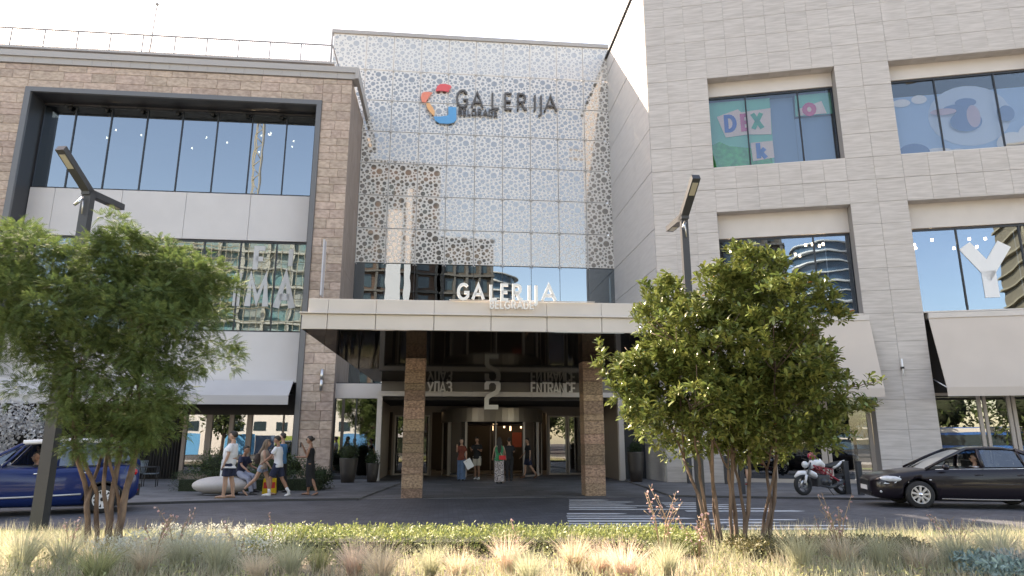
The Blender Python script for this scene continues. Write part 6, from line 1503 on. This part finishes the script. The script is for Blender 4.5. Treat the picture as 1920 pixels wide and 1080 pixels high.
ZB = .12
tm = [tuft_mesh(430, .46, .75, straw, 'grass_tuft', 1), tuft_mesh(430, .46, .7, strawp, 'grass_tuft', 2), tuft_mesh(380, .5, .65, pale, 'grass_tuft', 3), tuft_mesh(380, .42, .8, grn, 'grass_tuft', 4)]
# (px, depth, scale, mesh, colour words, where)
tufts = [(665, 8.0, 1.05, 1, 'pinkish blond', 'leftmost of the blond row before the low hedge'), (715, 7.6, 1.1, 0, 'blond', 'second from the left in front of the low hedge'), (808, 7.9, .95, 2, 'yellow-green', 'before the dark gap of the low hedge'), (858, 7.7, .95, 0, 'straw', 'left of the white stone in the bed'),
         (950, 8.2, 1.1, 1, 'pale pinkish', 'in the middle of the bed'), (990, 7.5, .9, 2, 'light green', 'just right of the middle of the bed'), (1075, 8.3, 1.05, 0, 'blond upright', 'below the painted road bars'), (1125, 8.0, 1.0, 1, 'pink blond', 'left of the big rounded pink tuft'), (1170, 7.6, 1.2, 1, 'large rounded pink blond', 'in front of the right tree'),
         (600, 8.2, 1.0, 3, 'green', 'where the low hedge begins'), (545, 7.8, 1.1, 2, 'loose pale', 'left of the low hedge'), (480, 7.6, .9, 0, 'brown and blond', 'left third of the bed'), (410, 8.1, 1.1, 2, 'grey green', 'right of the left tree stems'), (340, 8.3, 1.15, 2, 'feathery pale green', 'beside the left tree stems'),
         (275, 8.0, 1.1, 0, 'soft straw', 'at the foot of the left tree'), (120, 8.3, 1.15, 2, 'tall pale green', 'in front of the left lamp post'), (40, 8.2, 1.15, 2, 'tall green', 'in the left corner of the bed'), (185, 7.7, 1.1, 3, 'green soft', 'under the left tree'),
         (1250, 7.9, 1.0, 2, 'yellow green', 'at the foot of the right tree'), (1500, 8.2, 1.15, 2, 'pale olive', 'right of the right tree stems'), (1580, 8.4, 1.1, 0, 'tall straw', 'below the motorcycle'), (1650, 8.3, 1.1, 2, 'long soft', 'below the nose of the dark sedan'), (1720, 8.1, 1.05, 0, 'wind-bent straw', 'below the sedan front wheel'), (1790, 8.3, 1.1, 2, 'dense pale green', 'right part of the bed'), (1870, 8.4, 1.2, 2, 'bright light green', 'at the right edge of the bed'), (1905, 7.6, 1.1, 1, 'peach coloured', 'in the bottom right corner')]
for x, Y_, s_, k, c_, w_ in tufts:
    X_ = (x - 960) / 1250 * (Y_ * .9745 - 1.3 * .2244)
    o = link('grass_tuft', tm[k], None, (X_, Y_, ZB), random.uniform(0, 6.28), c_ + ' grass tuft ' + w_, 'ornamental grass', 'ornamental grass tufts in the planting bed'); o.scale = (s_ * random.uniform(.9, 1.1), s_, s_)
# general ground cover of fine blades, one mass per colour
def cover(name, n, x0, x1, y0, y1, h, spread, m, w=.0045, fn=None, seed=5):
    rng = np.random.default_rng(seed); P_ = np.stack([rng.uniform(x0, x1, n), rng.uniform(y0, y1, n), np.full(n, ZB)], 1)
    if fn is not None: keep = fn(P_); P_ = P_[keep]; n = len(P_)
    a = rng.uniform(0, 6.28, n); ln = (rng.random(n) * spread)[:, None] * np.stack([np.cos(a), np.sin(a)], 1)
    V, Q = blades(P_, h * rng.uniform(.4, 1.1, n), ln, np.full(n, w), rng, curve=.6, segs=3)
    return link(name, np_mesh(name, V, Q, m), None, kind='stuff')
def patchy(scale, th, off): return lambda P_: np.array([noise.noise(Vector((p_[0] * scale + off, p_[1] * scale, off))) > th for p_ in P_])
def edges(P_): return (np.abs(P_[:, 0]) < P_[:, 1] * .85 + .6) & ~((P_[:, 0] > -3.6) & (P_[:, 0] < 2.5) & (P_[:, 1] > 8.8))
cv = lambda f: (lambda P_: f(P_) & edges(P_))
tag(cover('green_ground_cover', 20000, -9, 9, 6.0, 11.2, .2, .9, grn, fn=cv(patchy(1.1, -.05, 3)), seed=5), 'short green grass and weeds covering the planting bed', 'grass')
tag(cover('straw_ground_cover', 26000, -9, 9, 5.9, 11.0, .24, .9, straw, fn=cv(patchy(.9, -.1, 9)), seed=6), 'dry straw coloured fine grass across the planting bed', 'grass')
tag(cover('pale_ground_cover', 20000, -9, 9, 5.9, 11.1, .28, .8, pale, fn=cv(patchy(1.0, -.05, 17)), seed=7), 'pale green fine grass haze across the planting bed', 'grass')
def zone_left(P_): return edges(P_) & ((P_[:, 0] < -2.8) | (P_[:, 0] > 3.3))
tag(cover('tall_wispy_grass', 17000, -10, 10, 7.5, 10.6, .38, .6, pale, w=.0034, fn=zone_left, seed=8), 'tall wispy pale grass at both ends of the bed', 'grass')
tag(cover('lawn_blades', 18000, -12, 12, 11.2, 12.08, .05, .8, grn, w=.004, fn=None, seed=9), 'short lawn blades of the strip along the road', 'grass')
def leafcover(name, label, n, x0, x1, y0, y1, h, size, m, seed, fn=None):
    rng = np.random.default_rng(seed); P_ = np.stack([rng.uniform(x0, x1, n), rng.uniform(y0, y1, n), ZB + rng.random(n) ** .6 * h], 1)
    if fn: P_ = P_[fn(P_)]; n = len(P_)
    tv_, tq_ = leaf_tpl(w=.35); V, Q = scatter(tv_, tq_, P_, rng.normal(size=(n, 3)) + np.array([0, 0, .8]), rng.uniform(-2, 2, n), rng.uniform(.6, 1.3, n) * size)
    tag(link(name, np_mesh(name, V, Q, m), None, kind='stuff'), label, 'ground cover')
leafcover('silver_ground_cover', 'silvery small leaved ground cover along the front of the bed', 16000, -8, 8, 5.9, 7.4, .10, .035, silver, 21, cv(patchy(1.2, -.0, 31)))
leafcover('silver_cushion', 'pale grey-green cushion plants left of the low hedge', 5000, -5.3, -3.0, 8.6, 10.6, .28, .04, silver, 22)
leafcover('blue_grey_plant', 'blue-grey leafy plants in the bottom right corner', 3500, 4.9, 6.6, 7.0, 8.0, .28, .07, bluey, 23)
leafcover('weed_leaves', 'small green weed leaves between the tufts', 14000, -8, 8, 6, 10, .2, .045, grn, 24, cv(patchy(1.4, .05, 41)))
hg = leafmat('bright_hedge_leaf', (.23, .27, .10), trans=.35, isl=.3, hue=.02)
shrub('low_hedge', 'long low light green hedge along the middle of the planting bed', 'hedge', (-.55, 9.95, .1), None, 19000, .046, hg, box=(3.0, .5, .27))
shrub('low_hedge', 'low brownish green hedge under the right tree stems', 'hedge', (4.15, 9.4, .1), None, 6000, .04, leafmat('brown_hedge_leaf', (.13, .12, .05)), box=(1.2, .35, .22))
# flowering stalks (thin, with tiny pink flowers)
gst = mat('stalk', (.28, .2, .12), .8); gfl = leafmat('pink_white_petal', (.62, .40, .38), trans=.3)
def stalk(label, base, tips, fl=10):
    t = thing('flower_stalk', label, 'flower', base, 0, 'thin flowering stalks rising from the bed')
    mb = MB(); pts = []
    for (dx, dy, dz) in tips:
        c = [(0, 0, 0), (dx * .35, dy * .4, dz * .6), (dx, dy, dz)]; mb.tube(c, [.0065, .005, .003], 4)
        for k in range(fl): f = .45 + .55 * (k + random.random()) / fl; pts.append((dx * f ** 1.3, dy * f, dz * min(1, f * 1.05)))
        for k in range(4): f = random.uniform(.5, .95); e = Vector((dx * f, dy * f, dz * f)); mb.tube([e, e + Vector((random.uniform(-.08, .08), random.uniform(-.05, .05), random.uniform(.02, .1)))], .003, 3)
    mb.build('stalk', gst, t); pts = np.array(pts) + RNG.normal(size=(len(pts), 3)) * .012; tv_, tq_ = leaf_tpl(w=.9)
    V, Q = scatter(tv_, tq_, pts, RNG.normal(size=pts.shape), RNG.uniform(-2, 2, len(pts)), RNG.uniform(.02, .04, len(pts))); link('petals', np_mesh('petals', V, Q, gfl), t, kind='stuff')
def sx(x, Y_): return (x - 960) / 1250 * (Y_ * .9745 - .3)
for lab, x, Y_, n_, h in (('arching pink flowered stalks over the painted road bars', 1240, 8.8, 5, .95), ('tall upright thin stalk rising left of the right lamp post', 1262, 9.2, 2, 1.15), ('dry pinkish stalks at the foot of the right tree', 1310, 8.6, 6, .75), ('branching flower stalks below the motorcycle wheel', 1575, 8.6, 6, .95), ('low pink flowered stalks right of the right tree', 1545, 8.9, 4, .6), ('single bent dry stalk in the middle of the hedge', 975, 9.0, 1, .65),
        ('pale thin stalks right of the left tree', 290, 8.8, 5, .65), ('crossing dry stalks behind the left tree stems', 330, 9.1, 4, .7), ('two thin stalks between the left tree stems and the lamp post', 130, 9.0, 3, .7), ('single upright weed at the start of the low hedge', 512, 9.2, 1, .7), ('arching thin stalks over the road at the far right', 1800, 9.0, 5, .65), ('small white flowered stalks left of centre', 450, 8.7, 3, .5)):
    stalk(lab, (sx(x, Y_), Y_, .12), [(random.uniform(-.35, .35), random.uniform(-.15, .15), h * random.uniform(.65, 1.0)) for _ in range(n_)], 8)
st_ = MB(); st_.ball((0, 0, .03), (.09, .07, .05), 12, 8); st_.build('garden_stone', M['concrete'], None, loc=(sx(895, 7.6), 7.5, .14), label='small white stone lying between the blond grass tufts', cat='stone')
bpy.data.scenes.remove(TMP)
